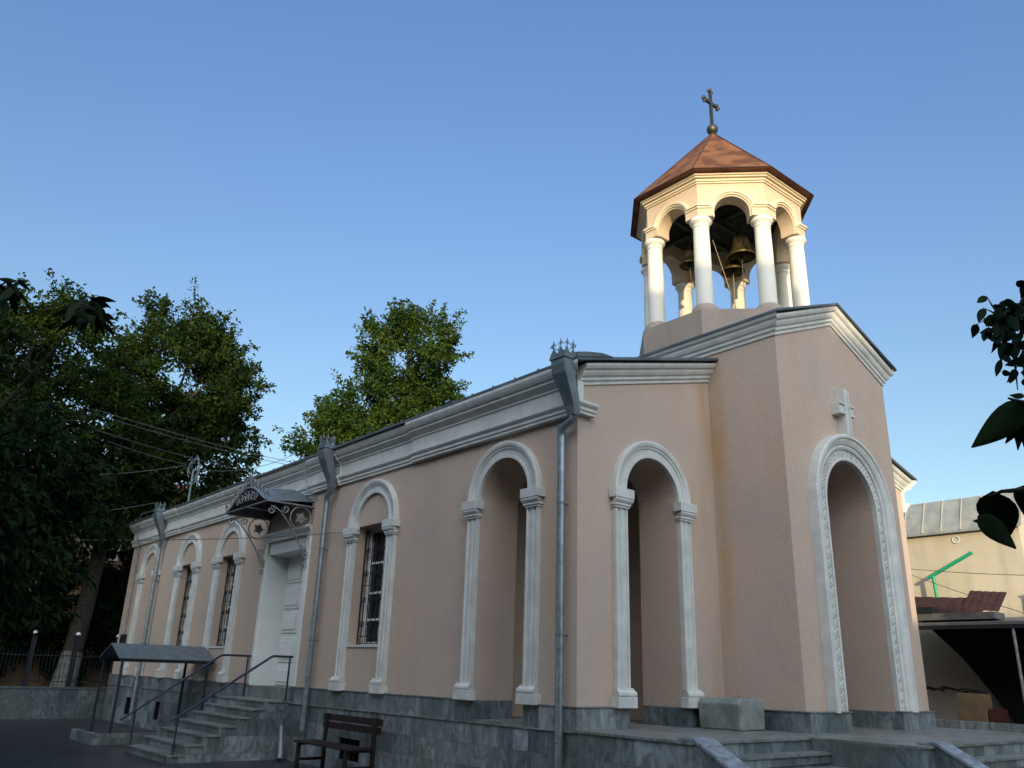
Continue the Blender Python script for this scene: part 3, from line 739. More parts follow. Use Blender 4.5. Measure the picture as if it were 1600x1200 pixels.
rf = tchild(m, "tower_roof", RUST)
m = MB()
P8 = octo(2.03, 10.975)
m.tube(P8, .018, 6, closed=True)
for k in range(8): m.tube([octo(2.0, 11.01)[k], (CX, CY, 13.38)], .016, 5)
m.build("ridge_seam", mat("dark_rust_seam", (.06, .03, .025), .7), rf)
m = MB(); m.lathe([(0, 0), (1.5, 0), (1.5, .04), (0, .04)], (CX, CY, 10.78), 16); m.box(CX-1.4, CX+1.4, CY-.35, CY-.25, 10.42, 10.54); m.box(CX-1.4, CX+1.4, CY+.25, CY+.35, 10.42, 10.54); m.box(CX-.4, CX-.3, CY-1.4, CY+1.4, 10.54, 10.66)
tchild(m, "bell_frame", CEIL)
# cross on the roof
m = MB()
m.lathe([(.02, -.09), (.07, -.08), (.05, -.02), (.09, .01), (.135, .08), (.145, .14), (.12, .21), (.06, .265), (.03, .28), (.02, .30)], (CX, CY, 13.34), 18)
m.box(CX-.035, CX+.035, CY-.03, CY+.03, 13.58, 14.60)
m.box(CX-.24, CX-.037, CY-.03, CY+.03, 14.24, 14.31); m.box(CX+.037, CX+.24, CY-.03, CY+.03, 14.24, 14.31)
def lobe(u, z, du, dz):
    for s_ in (-1, 1):
        m.lathe([(.0, -.045), (.035, -.03), (.045, 0), (.035, .03), (0, .045)], (CX+u+s_*dz*.06, CY, z+s_*du*.06), 8)
    m.lathe([(.0, -.045), (.035, -.03), (.045, 0), (.035, .03), (0, .045)], (CX+u+du*.05, CY, z+dz*.05), 8)
lobe(-.26, 14.275, -1, 0); lobe(.26, 14.275, 1, 0); lobe(0, 14.63, 0, 1)
tchild(m, "roof_cross", mat("weathered_black_iron", (.05, .055, .05), .4, .6, col2=(.09, .085, .07), nscale=10))

# bells (hang from the tower frame)
def bell(x, y, z, s, label, rope_to, shade=None):
    b = empty("bell", (x, y, z), label, "bell", "bells in the tower")
    pr = [(.30, 0), (.315, .02), (.29, .06), (.24, .12), (.205, .22), (.185, .34), (.175, .42), (.15, .48), (.10, .515), (.0, .52)]
    inn = [(.0, .47), (.12, .46), (.15, .40), (.17, .30), (.19, .2), (.225, .11), (.27, .04), (.30, 0)]
    m = MB(); m.lathe([(r*s, q*s) for r, q in inn+pr], (x, y, z), 32)
    m.build("bell_body", BRONZE, b)
    m = MB(); m.tube([(x-.05*s, y, z+.5*s), (x-.06*s, y, z+.62*s), (x, y, z+.68*s), (x+.06*s, y, z+.62*s), (x+.05*s, y, z+.5*s)], .02*s, 6); m.tube([(x, y, z+.66*s), (x, y, 10.44)], .012, 6); m.build("crown_loop", IRON, b)
    m = MB(); m.tube([(x, y, z+.46*s), (x, y, z+.02)], .014, 6); m.lathe([(0, -.06), (.04, -.04), (.05, 0), (.04, .04), (0, .06)], (x, y, z-.02), 10); m.build("clapper", IRON, b)
    m = MB(); m.tube([(x, y, z-.06), rope_to], .007, 5); m.build("rope", ROPE, b)
bell(5.42, .24, 9.52, 1.04, "largest bronze bell, upper one behind the right front column", (5.42, .24, 7.55))
bell(5.60, .62, 9.35, .90, "middle bronze bell just below and left of the largest bell", (5.60, .62, 7.55))
bell(4.86, 1.27, 9.50, .80, "small dark bell on the left, seen between two front columns", (4.9, 1.2, 7.55))
m = MB(); m.tube([(5.0, .7, 10.0), (5.35, .25, 7.6)], .007, 5)
tag(m.build("bell_rope", ROPE), "slack bell rope slanting down between the two front columns", "rope")

# ------------------------------------------------------------------ TERRACE
te = empty("marble_terrace", (3, -2, GZ), "stepped grey marble terrace round the porch of the church", "terrace")
m = MB()
m.box(-.055, 2.66, -2.13, 0.0-.056, GZ, FZ-.035); m.box(2.66, 8.9, -3.72, .0-.056, GZ, FZ-.035); m.box(8.9, 11.6, -2.6, -.056, GZ, FZ-.035)
m.build("terrace_body", MARB, te)
m = MB(); m.box(-.085, 2.66, -2.16, 0-.001, FZ-.033, FZ); m.box(2.662, 8.9, -3.75, -.001, FZ-.033, FZ); m.box(8.902, 11.6, -2.63, -.001, FZ-.033, FZ)
m.box(.871, NW-.88, .0, 3.3, FZ-.033, FZ-.0015); m.box(-.02, .87, 1.82-RI+.013, 1.82+RI-.013, FZ-.033, FZ+.003); m.box(1.77-RI+.013, 1.77+RI-.013, 0.001, .869, FZ-.033, FZ+.002); m.box(PC-.887, PC+.887, PY0-.1, -.001, FZ-.033, FZ+.002)
m.build("terrace_paving", MARBT, te)
for i in range(1, 7):
    z = FZ-.175*i; y = -2.13-.30*i
    m = MB(); m.box(.36, 2.655, y, y+.34, z-.14, z-.032); m.box(.36, 2.655, y+.02, y+.30, GZ, z-.15); m.build("step", MARB, te)
    m = MB(); m.box(.36, 2.655, y-.03, y+.298, z-.03, z); m.build("step_tread", MARBT, te)
    y = -3.72-.30*i
    m = MB(); m.box(3.45, 8.2, y, y+.34, z-.14, z-.032); m.box(3.45, 8.2, y+.02, y+.30, GZ, z-.15); m.build("step", MARB, te)
    m = MB(); m.box(3.45, 8.2, y-.03, y+.298, z-.03, z); m.build("step_tread", MARBT, te)
def ramp(x0, x1, y0):
    m = MB(); m.prism([(x0, y0, FZ+.005), (x0, y0-2.0, GZ+.05), (x0, y0-2.0, GZ-.1), (x0, y0+.02, GZ-.1), (x0, y0+.02, FZ+.005)], (x1-x0, 0, 0)); m.build("side_wall", MARB, te)
    m = MB(); m.prism([(x0-.02, y0+.25, FZ+.006), (x0-.02, y0, FZ+.006), (x0-.02, y0-2.05, GZ+.055), (x0-.02, y0-2.05, GZ+.095), (x0-.02, y0, FZ+.046), (x0-.02, y0+.25, FZ+.03)], (x1-x0+.04, 0, 0)); m.build("ramp_slab", MARBR, te)
ramp(-.03, .34, -2.14); ramp(3.08, 3.43, -3.74)
m = MB(); m.box(8.75, 8.95, -3.7, -.3, FZ+.001, FZ+.14); m.build("kerb", MARBT, te)

m = MB()
bz = [(0, 0), (.66, .01), (.68, .47), (.52, .485), (.3, .475), (.06, .48), (-.02, .40)]
m.prism([(2.62+a, -.98, FZ+c) for a, c in bz], (0, .80, 0))
bl = m.build("marble_block", BLOCKM, bevel=.025)
tag(bl, "rough pale grey marble block standing against the porch wall on the terrace", "stone block")

# ------------------------------------------------------------------ ENTRANCE STEPS
st = empty("entrance_steps", (-1.4, 10.6, GZ), "flight of seven worn marble steps up to the white side door", "steps")
SX = [-.67, -1.0, -1.27, -1.62, -1.95, -2.31, -2.65]; SZ = [-.29, -.46, -.63, -.80, -.98, -1.16, -1.34]
m = MB()
prev = -.056
for x, z in zip(SX, SZ):
    m.box(x+.03, prev, 9.25, 12.0, GZ-.02, z-.035); prev = x+.03
m.build("stair_body", MARB, st)
for i, (x, z) in enumerate(zip(SX, SZ)):
    m = MB(); xe = -.056 if i == 0 else SX[i-1]+.031
    o = [(x+.10, 9.22), (xe, 9.22), (xe, 12.02), (x+.02, 12.02), (x, 11.9), (x, 9.36), (x+.03, 9.26)]
    m.prism([(a, b, z-.033) for a, b in o], (0, 0, .033)); m.build("tread", MARBT, st)
def railing(y, pts, posts, lab):
    e = empty("stair_railing", (-1.3, y, GZ), lab, "railing", "stair railings")
    m = MB(); m.tube([(x, y, z) for x, z in pts], .027, 10); m.build("handrail", RAILM, e)
    for x, z0, z1 in posts:
        m = MB(); m.tube([(x, y, z0), (x, y, z1)], .022, 8); m.lathe([(0, 0), (.05, 0), (.05, .015), (0, .015)], (x, y, z0), 10); m.build("post", RAILM, e)
railing(9.4, [(-.03, .66), (-.5, .66), (-.56, .64), (-.62, .60), (-2.60, -.70)], [(-.10, -.29, .65), (-2.47, -1.34, -.62)], "dark steel stair railing nearest the bench, ending at the drainpipe")
railing(11.8, [(.0, .67), (-.72, .67), (-.80, .65), (-.88, .60), (-2.92, -.82)], [(-.10, -.29, .66), (-2.62, -1.34, -.62)], "dark steel stair railing on the far side of the steps")

# pipe offcut leaning in the corner of the steps
m = MB(); m.tube([(-.30, 9.03, -.80), (-.31, 8.95, -1.12), (-.33, 8.86, -1.36), (-.36, 8.80, -1.46)], [.055, .072, .075, .07], 14)
tag(m.build("pipe_piece", mat("bright_zinc", (.20, .22, .23), .5, .6)), "short shiny pipe offcut leaning in the corner beside the steps", "pipe")

# ------------------------------------------------------------------ BENCH
be = empty("wooden_bench", (-.6, 5.9, GZ), "dark brown wooden bench with a plank back against the marble base", "bench")
m = MB()
for k in range(3): m.box(-.98+.18*k, -.82+.18*k, 4.85, 7.0, -.955, -.92)
m.build("seat", WOOD, be)
m = MB(); m.box(-.34, -.30, 4.80, 7.05, -.55, -.43); m.box(-.335, -.295, 4.86, 7.05, -.70, -.575); m.build("backrest", WOOD, be)
for y in (4.98, 6.85):
    for x, zt in ((-.92, -.956), (-.36, -.42)):
        m = MB(); m.box(x-.04, x+.02, y-.04, y+.04, GZ, zt); m.build("leg", WOOD, be)
    m = MB(); m.box(-.90, -.38, y-.025, y+.025, -1.28, -1.23); m.box(-.90, -.38, y-.025, y+.025, -1.0, -.957); m.build("side_rail", WOOD, be)

# ------------------------------------------------------------------ SHELTER over basement stair
sh = empty("stairwell_shelter", (-1.3, 14.9, GZ), "low grey sheet-metal shelter roof on posts beyond the entrance steps", "shelter")
m = MB()
m.prism([(-2.58, 13.98, .54), (-2.58, 14.9, .90), (-2.58, 15.82, .54), (-2.58, 15.82, .515), (-2.58, 14.9, .87), (-2.58, 13.98, .515)], (2.50, 0, 0))
m.build("sheet_roof", HEADM, sh)
for y in (14.03, 15.75):
    m = MB(); m.box(-2.54, -.10, y-.02, y+.02, .44, .515); m.build("eave_beam", IRON, sh)
    for x in (-2.46, -.25):
        m = MB(); m.box(x-.03, x+.03, y-.03, y+.03, GZ, .44); m.build("post", RAILM, sh)
m = MB(); m.box(-2.9, -.06, 13.85, 14.0, GZ, -1.25); m.box(-2.9, -2.75, 14.0, 15.9, GZ, -1.25); tag(m.build("low_marble_wall", MARB), "low marble kerb wall under the sheet-metal shelter", "wall")

# ------------------------------------------------------------------ FENCE
lw = MB(); lw.box(-16, -.02, 24.1, 24.4, GZ, -.52); lw.box(-16, -.02, 24.07, 24.43, -.518, -.46)
tag(lw.build("boundary_wall", DARKM), "low grey marble-faced wall at the far left under the iron fence", "wall")
fe = empty("iron_fence", (-8, 24.25, -.46), "black iron fence with thick posts and white caps on the low wall", "fence")
for i in range(12):
    x = .12-1.37*i
    m = MB(); m.box(x-.07, x+.07, 24.18, 24.32, -.46, 1.28); m.build("post", IRON, fe)
    m = MB(); m.lathe([(.085, 0), (.085, .02), (.065, .06), (.03, .09), (0, .095)], (x, 24.25, 1.29), 12); m.build("white_cap", WHITE, fe)
m = MB()
for i in range(11):
    xb = .12-1.37*i
    m.box(xb-1.29, xb-.08, 24.235, 24.265, -.30, -.27); m.box(xb-1.29, xb-.08, 24.235, 24.265, .55, .58)
    for u in np.arange(.12, 1.3, .12): m.box(xb-u-.008, xb-u+.008, 24.242, 24.258, -.44, .75)
m.build("bar_panel", IRON, fe)

# ------------------------------------------------------------------ RIGHT BACKGROUND
hb = empty("neighbouring_house", (20, 5, GZ), "cream rendered house with a tin-clad upper edge behind the church porch", "house")
m = MB()
m.prism([(15, -1.25, GZ), (15, -1.25, 4.55), (15.35, -1.25, 5.42), (24, -1.25, .4), (24, -1.25, GZ)], (0, 16, 0)); m.build("wall", CREAM, hb)
m = MB(); m.prism([(14.86, -1.35, 4.50), (14.86, -1.35, 4.56), (15.28, -1.35, 5.50), (24.1, -1.35, .55), (24.1, -1.35, .45), (15.30, -1.35, 5.44), (14.92, -1.35, 4.53)], (0, 16.3, 0)); rr = m.build("tin_roof", METALB, hb)
m = MB()
for y in np.arange(-.9, 14, .52): m.prism([(14.845, y, 4.56), (15.265, y, 5.50), (15.25, y, 5.515), (14.83, y, 4.57)], (0, .028, 0))
m.build("standing_seam", SEAM, rr)
m = MB(); m.tube([(14.99, .37+.09*math.cos(a), 4.32+.09*math.sin(a)) for a in np.linspace(0, 2*PI, 16, endpoint=False)], .018, 6, closed=True); m.build("vent_ring", TRIM, hb)
m = MB(); m.box(14.8, 15.0, -6.0, -1.26, GZ, 2.75)
m.prism([(14.75, -6, 2.75), (14.75, -1.26, 2.75), (14.75, -1.26, 2.80), (14.75, -6, 2.80)], (.3, 0, 0)); tag(m.build("yard_wall", CREAM), "cream yard wall behind the lean-to shed roof", "wall")

sd_ = empty("lean_to_shed", (13.4, -2, GZ), "dark open lean-to shed under a metal roof right of the church", "shed")
m = MB(); m.prism([(12.0, 1.6, 1.86), (14.79, 1.6, 2.15), (14.79, 1.6, 2.20), (12.0, 1.6, 1.91)], (0, -9, 0)); m.build("shed_roof", SHEDM, sd_)
m = MB(); m.box(12.0, 12.06, -7.4, 1.6, 1.76, 1.855); m.build("front_beam", IRON, sd_)
for y in (-1.75, -4.6):
    m = MB(); m.tube([(12.06, y, GZ), (12.06, y, 1.77)], .035, 8); m.build("post", PIRON, sd_)
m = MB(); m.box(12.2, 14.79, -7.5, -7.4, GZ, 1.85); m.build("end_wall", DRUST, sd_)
m = MB(); m.prism([(14.62, 1.25, 1.98), (14.62, .5, 1.2), (14.62, -.1, .35), (14.62, -.6, -.5), (14.62, -.9, GZ), (14.62, -7.4, GZ), (14.62, -7.4, 1.98)], (.03, 0, 0)); m.build("shadow_panel", mat("black_shadow", (.008, .008, .009), .8), sd_)  # black panel cut to the shape of the shade under the shed roof
# things on the shed roof
m = MB()
def sheet(x0, x1, y0, y1, z0, z1, tilt):
    n = 14; vs = []; fs = []
    for i in range(n+1):
        y = y0+(y1-y0)*i/n; wv = .008*math.sin(i*2.2)
        vs += [(x0, y, z0+wv+tilt*i/n), (x1, y, z1+wv+tilt*i/n), (x0, y, z0+wv+tilt*i/n+.01), (x1, y, z1+wv+tilt*i/n+.01)]
    for i in range(n):
        a = 4*i; fs += [(a, a+1, a+5, a+4), (a+2, a+6, a+7, a+3), (a, a+4, a+6, a+2), (a+1, a+3, a+7, a+5)]
    m.add(vs, fs)
sheet(12.6, 13.5, 1.2, -.85, 2.20, 2.70, -.14); tag(m.build("rusty_sheet", DRUST), "dark rusty corrugated sheet lying tilted on the lean-to roof", "metal sheet")
m = MB(); sheet(12.9, 13.6, -.35, -1.20, 2.28, 2.78, -.08); tag(m.build("rusty_sheet", DRUST), "smaller rusty sheet overlapping the right end of the big rusty sheet", "metal sheet")
m = MB(); m.box(12.35, 12.95, -1.3, .62, 2.0, 2.16); tag(m.build("roof_panel", SHEDM), "flat grey panel lying under the rusty sheets on the lean-to roof", "panel")
m = MB(); m.box(12.32, 12.6, .1, .55, 2.165, 2.32); tag(m.build("black_crate", IRON), "small black slatted crate on the grey panel beside the porch", "crate")
m = MB(); m.tube([(14.6, 1.10, 3.28), (14.6, -.15, 3.88)], .05, 10); m.tube([(14.6, .95, 3.33), (14.6, .92, 2.7)], .045, 10)
tag(m.build("green_pipe", GREEN), "bright green forked plastic pipe rising above the rusty sheets", "pipe")
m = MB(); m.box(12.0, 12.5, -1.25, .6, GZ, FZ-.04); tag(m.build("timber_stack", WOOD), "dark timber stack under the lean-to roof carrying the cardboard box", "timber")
m = MB(); m.box(12.02, 12.42, -.92, -.30, FZ-.035, .33, )
tag(m.build("cardboard_box", CARD, bevel=.01), "brown cardboard box under the lean-to roof with scraps on top", "box")
m = MB()
for k in range(9):
    a = random.uniform(-.5, .5); y = -.95+.16*k; L = random.uniform(.4, .8)
    m.tube([(12.05+random.uniform(0, .3), y, .36+.04*(k % 3)), (12.15+random.uniform(0, .3), y+L*math.cos(a), .42+L*math.sin(a)*.3+.03*(k % 4))], random.uniform(.015, .035), 5)
tag(m.build("scrap_wood", WOOD), "dark broken branches and scraps piled on the cardboard box", "scrap wood")
m = MB(); m.box(12.05, 12.4, -1.24, -.96, FZ-.035, .02); tag(m.build("red_crate", mat("red_plastic", (.07, .018, .014), .7)), "small reddish crate right of the cardboard box", "crate")

# ------------------------------------------------------------------ LEFT BACKGROUND
ah = empty("brick_apartment_house", (-4, 38, GZ), "yellow brick apartment house behind the left trees, white framed windows", "apartment house")
m = MB(); m.box(-22, 9.5, 34, 44, GZ, 8.6); m.build("wall", BRICK, ah)
m = MB(); m.prism([(-22.5, 33.5, 8.6), (-22.5, 39, 10.2), (-22.5, 44.5, 8.6)], (32.6, 0, 0)); m.build("roof", REDT, ah)
for zc in (1.0, 4.9+.2):
    for x in np.arange(-20.4, 8.6, 2.35):
        m = MB(); z0 = zc; a, b = x, x+1.35
        for u0, u1 in ((a, a+.1), (b-.1, b), ((a+b)/2-.05, (a+b)/2+.05)): m.box(u0, u1, 33.93, 34.02, z0, z0+1.5)
        m.box(a, b, 33.935, 34.02, z0-.08, z0+.0); m.box(a, b, 33.935, 34.02, z0+1.5, z0+1.58)
        w_ = m.build("window", WHITE, ah); m = MB(); m.box(a+.02, b-.02, 33.97, 34.0, z0, z0+1.5); m.build("pane", GLASS, w_)
m = MB(); m.box(-22, 9.5, 33.8, 33.998, 3.3, 3.55); m.build("string_course", OCHRE, ah)
m = MB(); m.box(-30, 6, 30.5, 30.75, GZ, .55); tag(m.build("garden_wall", OCHRE), "ochre garden wall seen through the iron fence", "wall")

# ------------------------------------------------------------------ BEHIND THE CAMERA (unseen buildings, shaped to keep the courtyard in shade)
U = Vector((SUN_AZ.y, -SUN_AZ.x, 0)); U = -U if U.x < 0 else U      # to the right, seen from the sun
SVh = Vector((SUN_AZ.x, SUN_AZ.y, 0))
te9 = math.tan(R_(SUN_EL))
def block(name, u0, u1, s0, depth, zt, roofrise, lab):
    e = empty(name, tuple(U*((u0+u1)/2)+SVh*(s0+depth/2)+Vector((0, 0, GZ))), lab, "building")
    def C(u, s, z): return tuple(U*u+SVh*s+Vector((0, 0, z)))
    m = MB(); T = C
    m.box(u0, u1, s0, s0+depth, GZ, zt, T); m.build("wall", OCHRE, e)
    m = MB(); m.prism([C(u0-.4, s0-.5, zt), C(u0-.4, s0+depth/2, zt+roofrise), C(u0-.4, s0+depth+.5, zt)], U*(u1-u0+.8)); m.build("roof", REDT, e)
    for z in np.arange(.8, zt-1.6, 2.9):
        for u in np.arange(u0+1.2, u1-1.6, 2.8):
            m = MB(); m.box(u, u+1.3, s0-.03, s0+.03, z, z+1.5, T); wd_ = m.build("window", WHITE, e)
            m = MB(); m.box(u+.1, u+.6, s0-.035, s0-.03, z+.1, z+1.4, T); m.box(u+.7, u+1.2, s0-.035, s0-.03, z+.1, z+1.4, T); m.build("pane", GLASS, wd_)
D0 = 24.0
# shadow height wanted on a plane through the tower (s = -4.2): H - (D+4.2)*tan(el)
hA = 8.55+(D0+5+4.2)*te9; hB = 7.0+(D0+4+4.2)*te9; hC = 1.2+(D0+4+11.0)*te9
block("unseen_tower_block", -44, -9.2, D0+2, 11, hA+4.5, 1.0, "unseen tall ochre block behind the viewer, raised to shade the left trees")
block("unseen_house", -9.2, 4.9, D0, 10, hA-1.2, 1.2, "unseen tall ochre house behind the viewer, shaped to shade the courtyard")
block("unseen_annexe", 4.9, 8.0, D0, 8, hB-.9, .9, "unseen lower annexe behind the viewer, shaped for the porch shadow line")
block("unseen_wing", 8.0, 30, D0, 8, hC-.8, .8, "unseen low wing behind the viewer, kept low to leave the cream house lit")

# ------------------------------------------------------------------ TREES
def leaves_mesh(name, pos, dirs, size, mt, parent, asp=.5, seed=0):
    """one mesh of folded leaf blades"""
    r = np.random.default_rng(seed)
    n = len(pos); d = dirs/np.linalg.norm(dirs, axis=1)[:, None]
    a = r.normal(size=(n, 3)); s = np.cross(d, a); s /= np.linalg.norm(s, axis=1)[:, None]; u = np.cross(s, d)
    L = (size*r.uniform(.65, 1.3, n))[:, None]
    b = pos; tip = pos+d*L-np.array([0, 0, 1])*L*.15
    m1 = pos+d*L*.45+s*L*asp*.5+u*L*.10; m2 = pos+d*L*.45-s*L*asp*.5+u*L*.10; md = pos+d*L*.5-u*L*.03
    V = np.stack([b, m1, tip, m2, md], 1).reshape(-1, 3)
    i0 = np.arange(n)*5
    F = np.stack([i0, i0+1, i0+4, i0+1, i0+2, i0+4, i0+2, i0+3, i0+4, i0+3, i0, i0+4], 1).reshape(-1, 3)
    me = bpy.data.meshes.new(name); me.vertices.add(len(V)); me.vertices.foreach_set("co", V.ravel())
    me.loops.add(F.size); me.loops.foreach_set("vertex_index", F.ravel().astype(np.int32))
    me.polygons.add(len(F)); me.polygons.foreach_set("loop_start", (np.arange(len(F))*3).astype(np.int32)); me.polygons.foreach_set("loop_total", np.full(len(F), 3, np.int32))
    me.update(); me.validate()
    at = me.attributes.new("tint", 'FLOAT', 'POINT')
    ph = np.sin(pos[:, 0]*1.3+1)*np.sin(pos[:, 1]*1.1)*np.sin(pos[:, 2]*1.7)*.25
    t = np.clip(r.normal(.42, .22, n)+ph, 0, 1); at.data.foreach_set("value", np.repeat(t, 5).astype(np.float32))
    me.materials.append(mt)
    o = bpy.data.objects.new(name, me); S.collection.objects.link(o)
    if parent:
        o.parent = parent; o.matrix_parent_inverse = Matrix.Translation(-Vector(parent.location))
    return o
def tree(name, base, top, blobs, size, nspr, per, label, cat, mt, tr=.35, lime=False, group=None, seed=1, sprig=1.0, droop=0., asp=.5, limbs=14, shell=.45, zmin=None):
    r = np.random.default_rng(seed)
    e = empty(name, base, label, cat, group)
    B = Vector(base); Tp = Vector(top)
    m = MB()
    k = 9; ax = []
    for i in range(k):
        t = i/(k-1); ax.append(B.lerp(Tp, t)+Vector((r.normal(0, .12)*t, r.normal(0, .12)*t, 0)))
    rr = [tr*(1.25 if i == 0 else 1)*(1-.85*i/(k-1)) for i in range(k)]
    m.tube(ax, rr, 12); 
    ws = np.array([b[1][0]*b[1][1]*b[1][2] for b in blobs]); ws = ws/ws.sum()
    for _ in range(limbs):
        bi = r.choice(len(blobs), p=ws); c, rad = blobs[bi]
        v = r.normal(size=3); v /= np.linalg.norm(v); tgt = Vector((c[0]+v[0]*rad[0]*.75, c[1]+v[1]*rad[1]*.75, c[2]+v[2]*rad[2]*.75))
        t0 = r.uniform(.35, .85); s0 = ax[int(t0*(k-1))]
        if tgt.z < s0.z-.5: tgt.z = s0.z+r.uniform(-.2, 1)
        mid = s0.lerp(tgt, .5)+Vector((r.normal(0, .2), r.normal(0, .2), r.uniform(0, .5)))
        r0 = tr*.38
        m.tube([s0, s0.lerp(mid, .5)+Vector((0, 0, .1)), mid, mid.lerp(tgt, .5), tgt], [r0, r0*.8, r0*.55, r0*.3, r0*.1], 6)
    m.build("trunk", BARK, e)
    if lime:
        m = MB(); h = 2.25; d_ = (ax[1]-ax[0]).normalized()
        m.tube([ax[0], ax[0]+d_*h], [rr[0]*1.03, (rr[0]+(rr[1]-rr[0])*h/(ax[1]-ax[0]).length)*1.04], 14); m.build("whitewash", LIME, e)
    P, Dn = [], []
    clumps = []
    for _ in range(max(6, nspr//9)):
        bi = r.choice(len(blobs), p=ws); c, rad = np.array(blobs[bi][0]), np.array(blobs[bi][1])
        v = r.normal(size=3); v /= np.linalg.norm(v)
        clumps.append((c+v*rad*(shell+(1-shell)*r.random()**.6)*.84, v))
    for _ in range(nspr):
        c_, v = clumps[r.integers(len(clumps))]
        st_ = c_+r.normal(0, .30*sprig, 3)
        dr = v*np.array([1, 1, .8])+r.normal(0, .35, 3)+np.array([0, 0, .45-droop]); dr /= np.linalg.norm(dr)
        L = sprig*(r.uniform(.45, 1.15) if r.random() < .86 else r.uniform(1.2, 1.8))
        t = r.random(per)**.8
        spread = .20*sprig*(1-.75*t)[:, None]
        pts = st_+np.outer(t*L, dr)+r.normal(size=(per, 3))*spread
        pts[:, 2] -= t*t*L*.15*(1+3*droop)
        P.append(pts); Dn.append(dr*.7+r.normal(0, .7, (per, 3))+np.array([0, 0, -.25-droop]))
    P = np.vstack(P); Dn = np.vstack(Dn)
    if zmin is not None: k_ = P[:, 2] > zmin; P, Dn = P[k_], Dn[k_]
    leaves_mesh("crown", P, Dn, size, mt, e, asp, seed)
    return e

tree("broadleaf_tree", (-.9, 27.0, GZ), (.6, 27.2, 14.6), [((1.6, 27.2, 12.2), (3.3, 3.2, 3.3)), ((2.6, 26.9, 9.0), (2.6, 2.6, 2.4)), ((.4, 27, 8.3), (2.2, 2.4, 2.2)), ((3.2, 26.8, 11.0), (1.9, 2, 2.0)), ((1.0, 27.2, 14.2), (2.0, 2.0, 1.5)), ((2.6, 26.5, 7.0), (1.9, 1.6, 1.7)), ((.2, 28, 6.3), (2.4, 1.6, 1.6)), ((-1.6, 26.6, 5.6), (1.5, 1.4, 1.6))],
     .20, 1900, 36, "tall dense tree behind the far end of the church, whitewashed trunk foot", "tree", LEAF, .40, True, "trees beyond the church", 3)
tree("broadleaf_tree", (-6.6, 26.0, GZ), (-4.6, 24.8, 12.5), [((-4.6, 24.6, 10.8), (2.5, 2.6, 2.6)), ((-4.2, 24.6, 7.4), (2.7, 2.6, 2.6)), ((-6.6, 24.4, 9.2), (2.4, 2.4, 2.8)), ((-6.2, 24.9, 5.2), (2.6, 2.2, 2.4)), ((-1.8, 25.2, 9.6), (1.8, 1.8, 2.6)), ((-3.6, 25.6, 4.6), (1.8, 1.3, 2.0)), ((-3.3, 24.8, 12.6), (1.3, 1.3, 1.2))],
     .20, 2100, 36, "tall dense tree at the left edge of the photo behind the fence", "tree", LEAF, .35, False, "trees beyond the church", 5)
tree("broadleaf_tree", (12.2, 25.2, GZ), (11.9, 24.8, 17.8), [((12.0, 24.6, 15.6), (2.7, 2.8, 2.7)), ((13.2, 24.3, 13.2), (2.3, 2.2, 2.3)), ((10.0, 25.6, 12.2), (2.2, 2.2, 2.0)), ((11.6, 25.0, 11.0), (2.8, 2.6, 2.4)), ((9.0, 26.1, 9.9), (1.9, 1.9, 2.0))],
     .20, 1700, 36, "bushy bright green tree rising alone behind the church roof", "tree", LEAFT, .35, False, "trees beyond the church", 9, sprig=1.0)
# dark undergrowth behind the fence
for i, (x, y, h, w2) in enumerate(((-.2, 29.2, 5.2, 2.3), (2.4, 29.4, 5.6, 2.2), (-4.0, 28.8, 4.6, 2.4), (-8.2, 28.5, 4.6, 2.6))):
    lab = ["dark bush right of the whitewashed trunk behind the fence", "dark bush hidden beside the far end wall of the church", "dark bush left of the whitewashed trunk behind the fence", "dark bush at the far left edge behind the fence"][i]
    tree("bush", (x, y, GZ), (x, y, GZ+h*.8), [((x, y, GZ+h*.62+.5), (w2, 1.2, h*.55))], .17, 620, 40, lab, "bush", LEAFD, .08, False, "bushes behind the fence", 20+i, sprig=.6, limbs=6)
# unseen big tree left of the viewer, added to shade the far courtyard
tree("broadleaf_tree", (-12.5, 8.5, GZ), (-12.5, 8.5, 8.5), [((-12.5, 8.5, 6.2), (3.6, 4.2, 3.4)), ((-12.3, 13.2, 5.6), (3.4, 3.6, 3.4)), ((-12.6, 3.6, 5.4), (3.0, 3.0, 2.6))], .34, 900, 30, "large unseen tree added left of the viewer for shade", "tree", LEAFD, .3, False, None, 61)
labs = ["first", "second", "third", "fourth", "fifth", "sixth", "seventh"]
for i, u_ in enumerate((-15, -9.5, -4.2, 1.0, 6.2, 11.5, 17.0)):  # unseen row, added to darken the lower church walls
    c_ = U*u_+SVh*(17.5+(i % 2)*1.2)
    tree("unseen_shade_tree", (c_.x, c_.y, GZ), (c_.x, c_.y, 2.6), [((c_.x, c_.y, 3.3), (3.3, 3.2, 2.3)), ((c_.x+.8, c_.y, .8), (3.0, 2.8, 1.9))], .30, 420, 26, "low unseen tree added behind the viewer for shade, %s from the left" % labs[i], "tree", LEAFD, .16, False, "unseen shade trees behind the viewer", 80+i)
# near tree on the left, mostly out of frame
tree("fruit_tree", (-9.6, -1.2, GZ), (-9.1, -.9, 2.6), [((-8.30, -.50, 1.55), (.78, .9, .85)), ((-7.85, -.3, 2.0), (.60, .6, .60)), ((-8.8, -.8, 1.9), (.8, .9, .8))],
     .10, 760, 30, "dark leafy fruit tree reaching in from the left edge close to the camera", "tree", LEAFD, .10, False, None, 31, sprig=.5, droop=.5, asp=.36, limbs=16, zmin=.72)

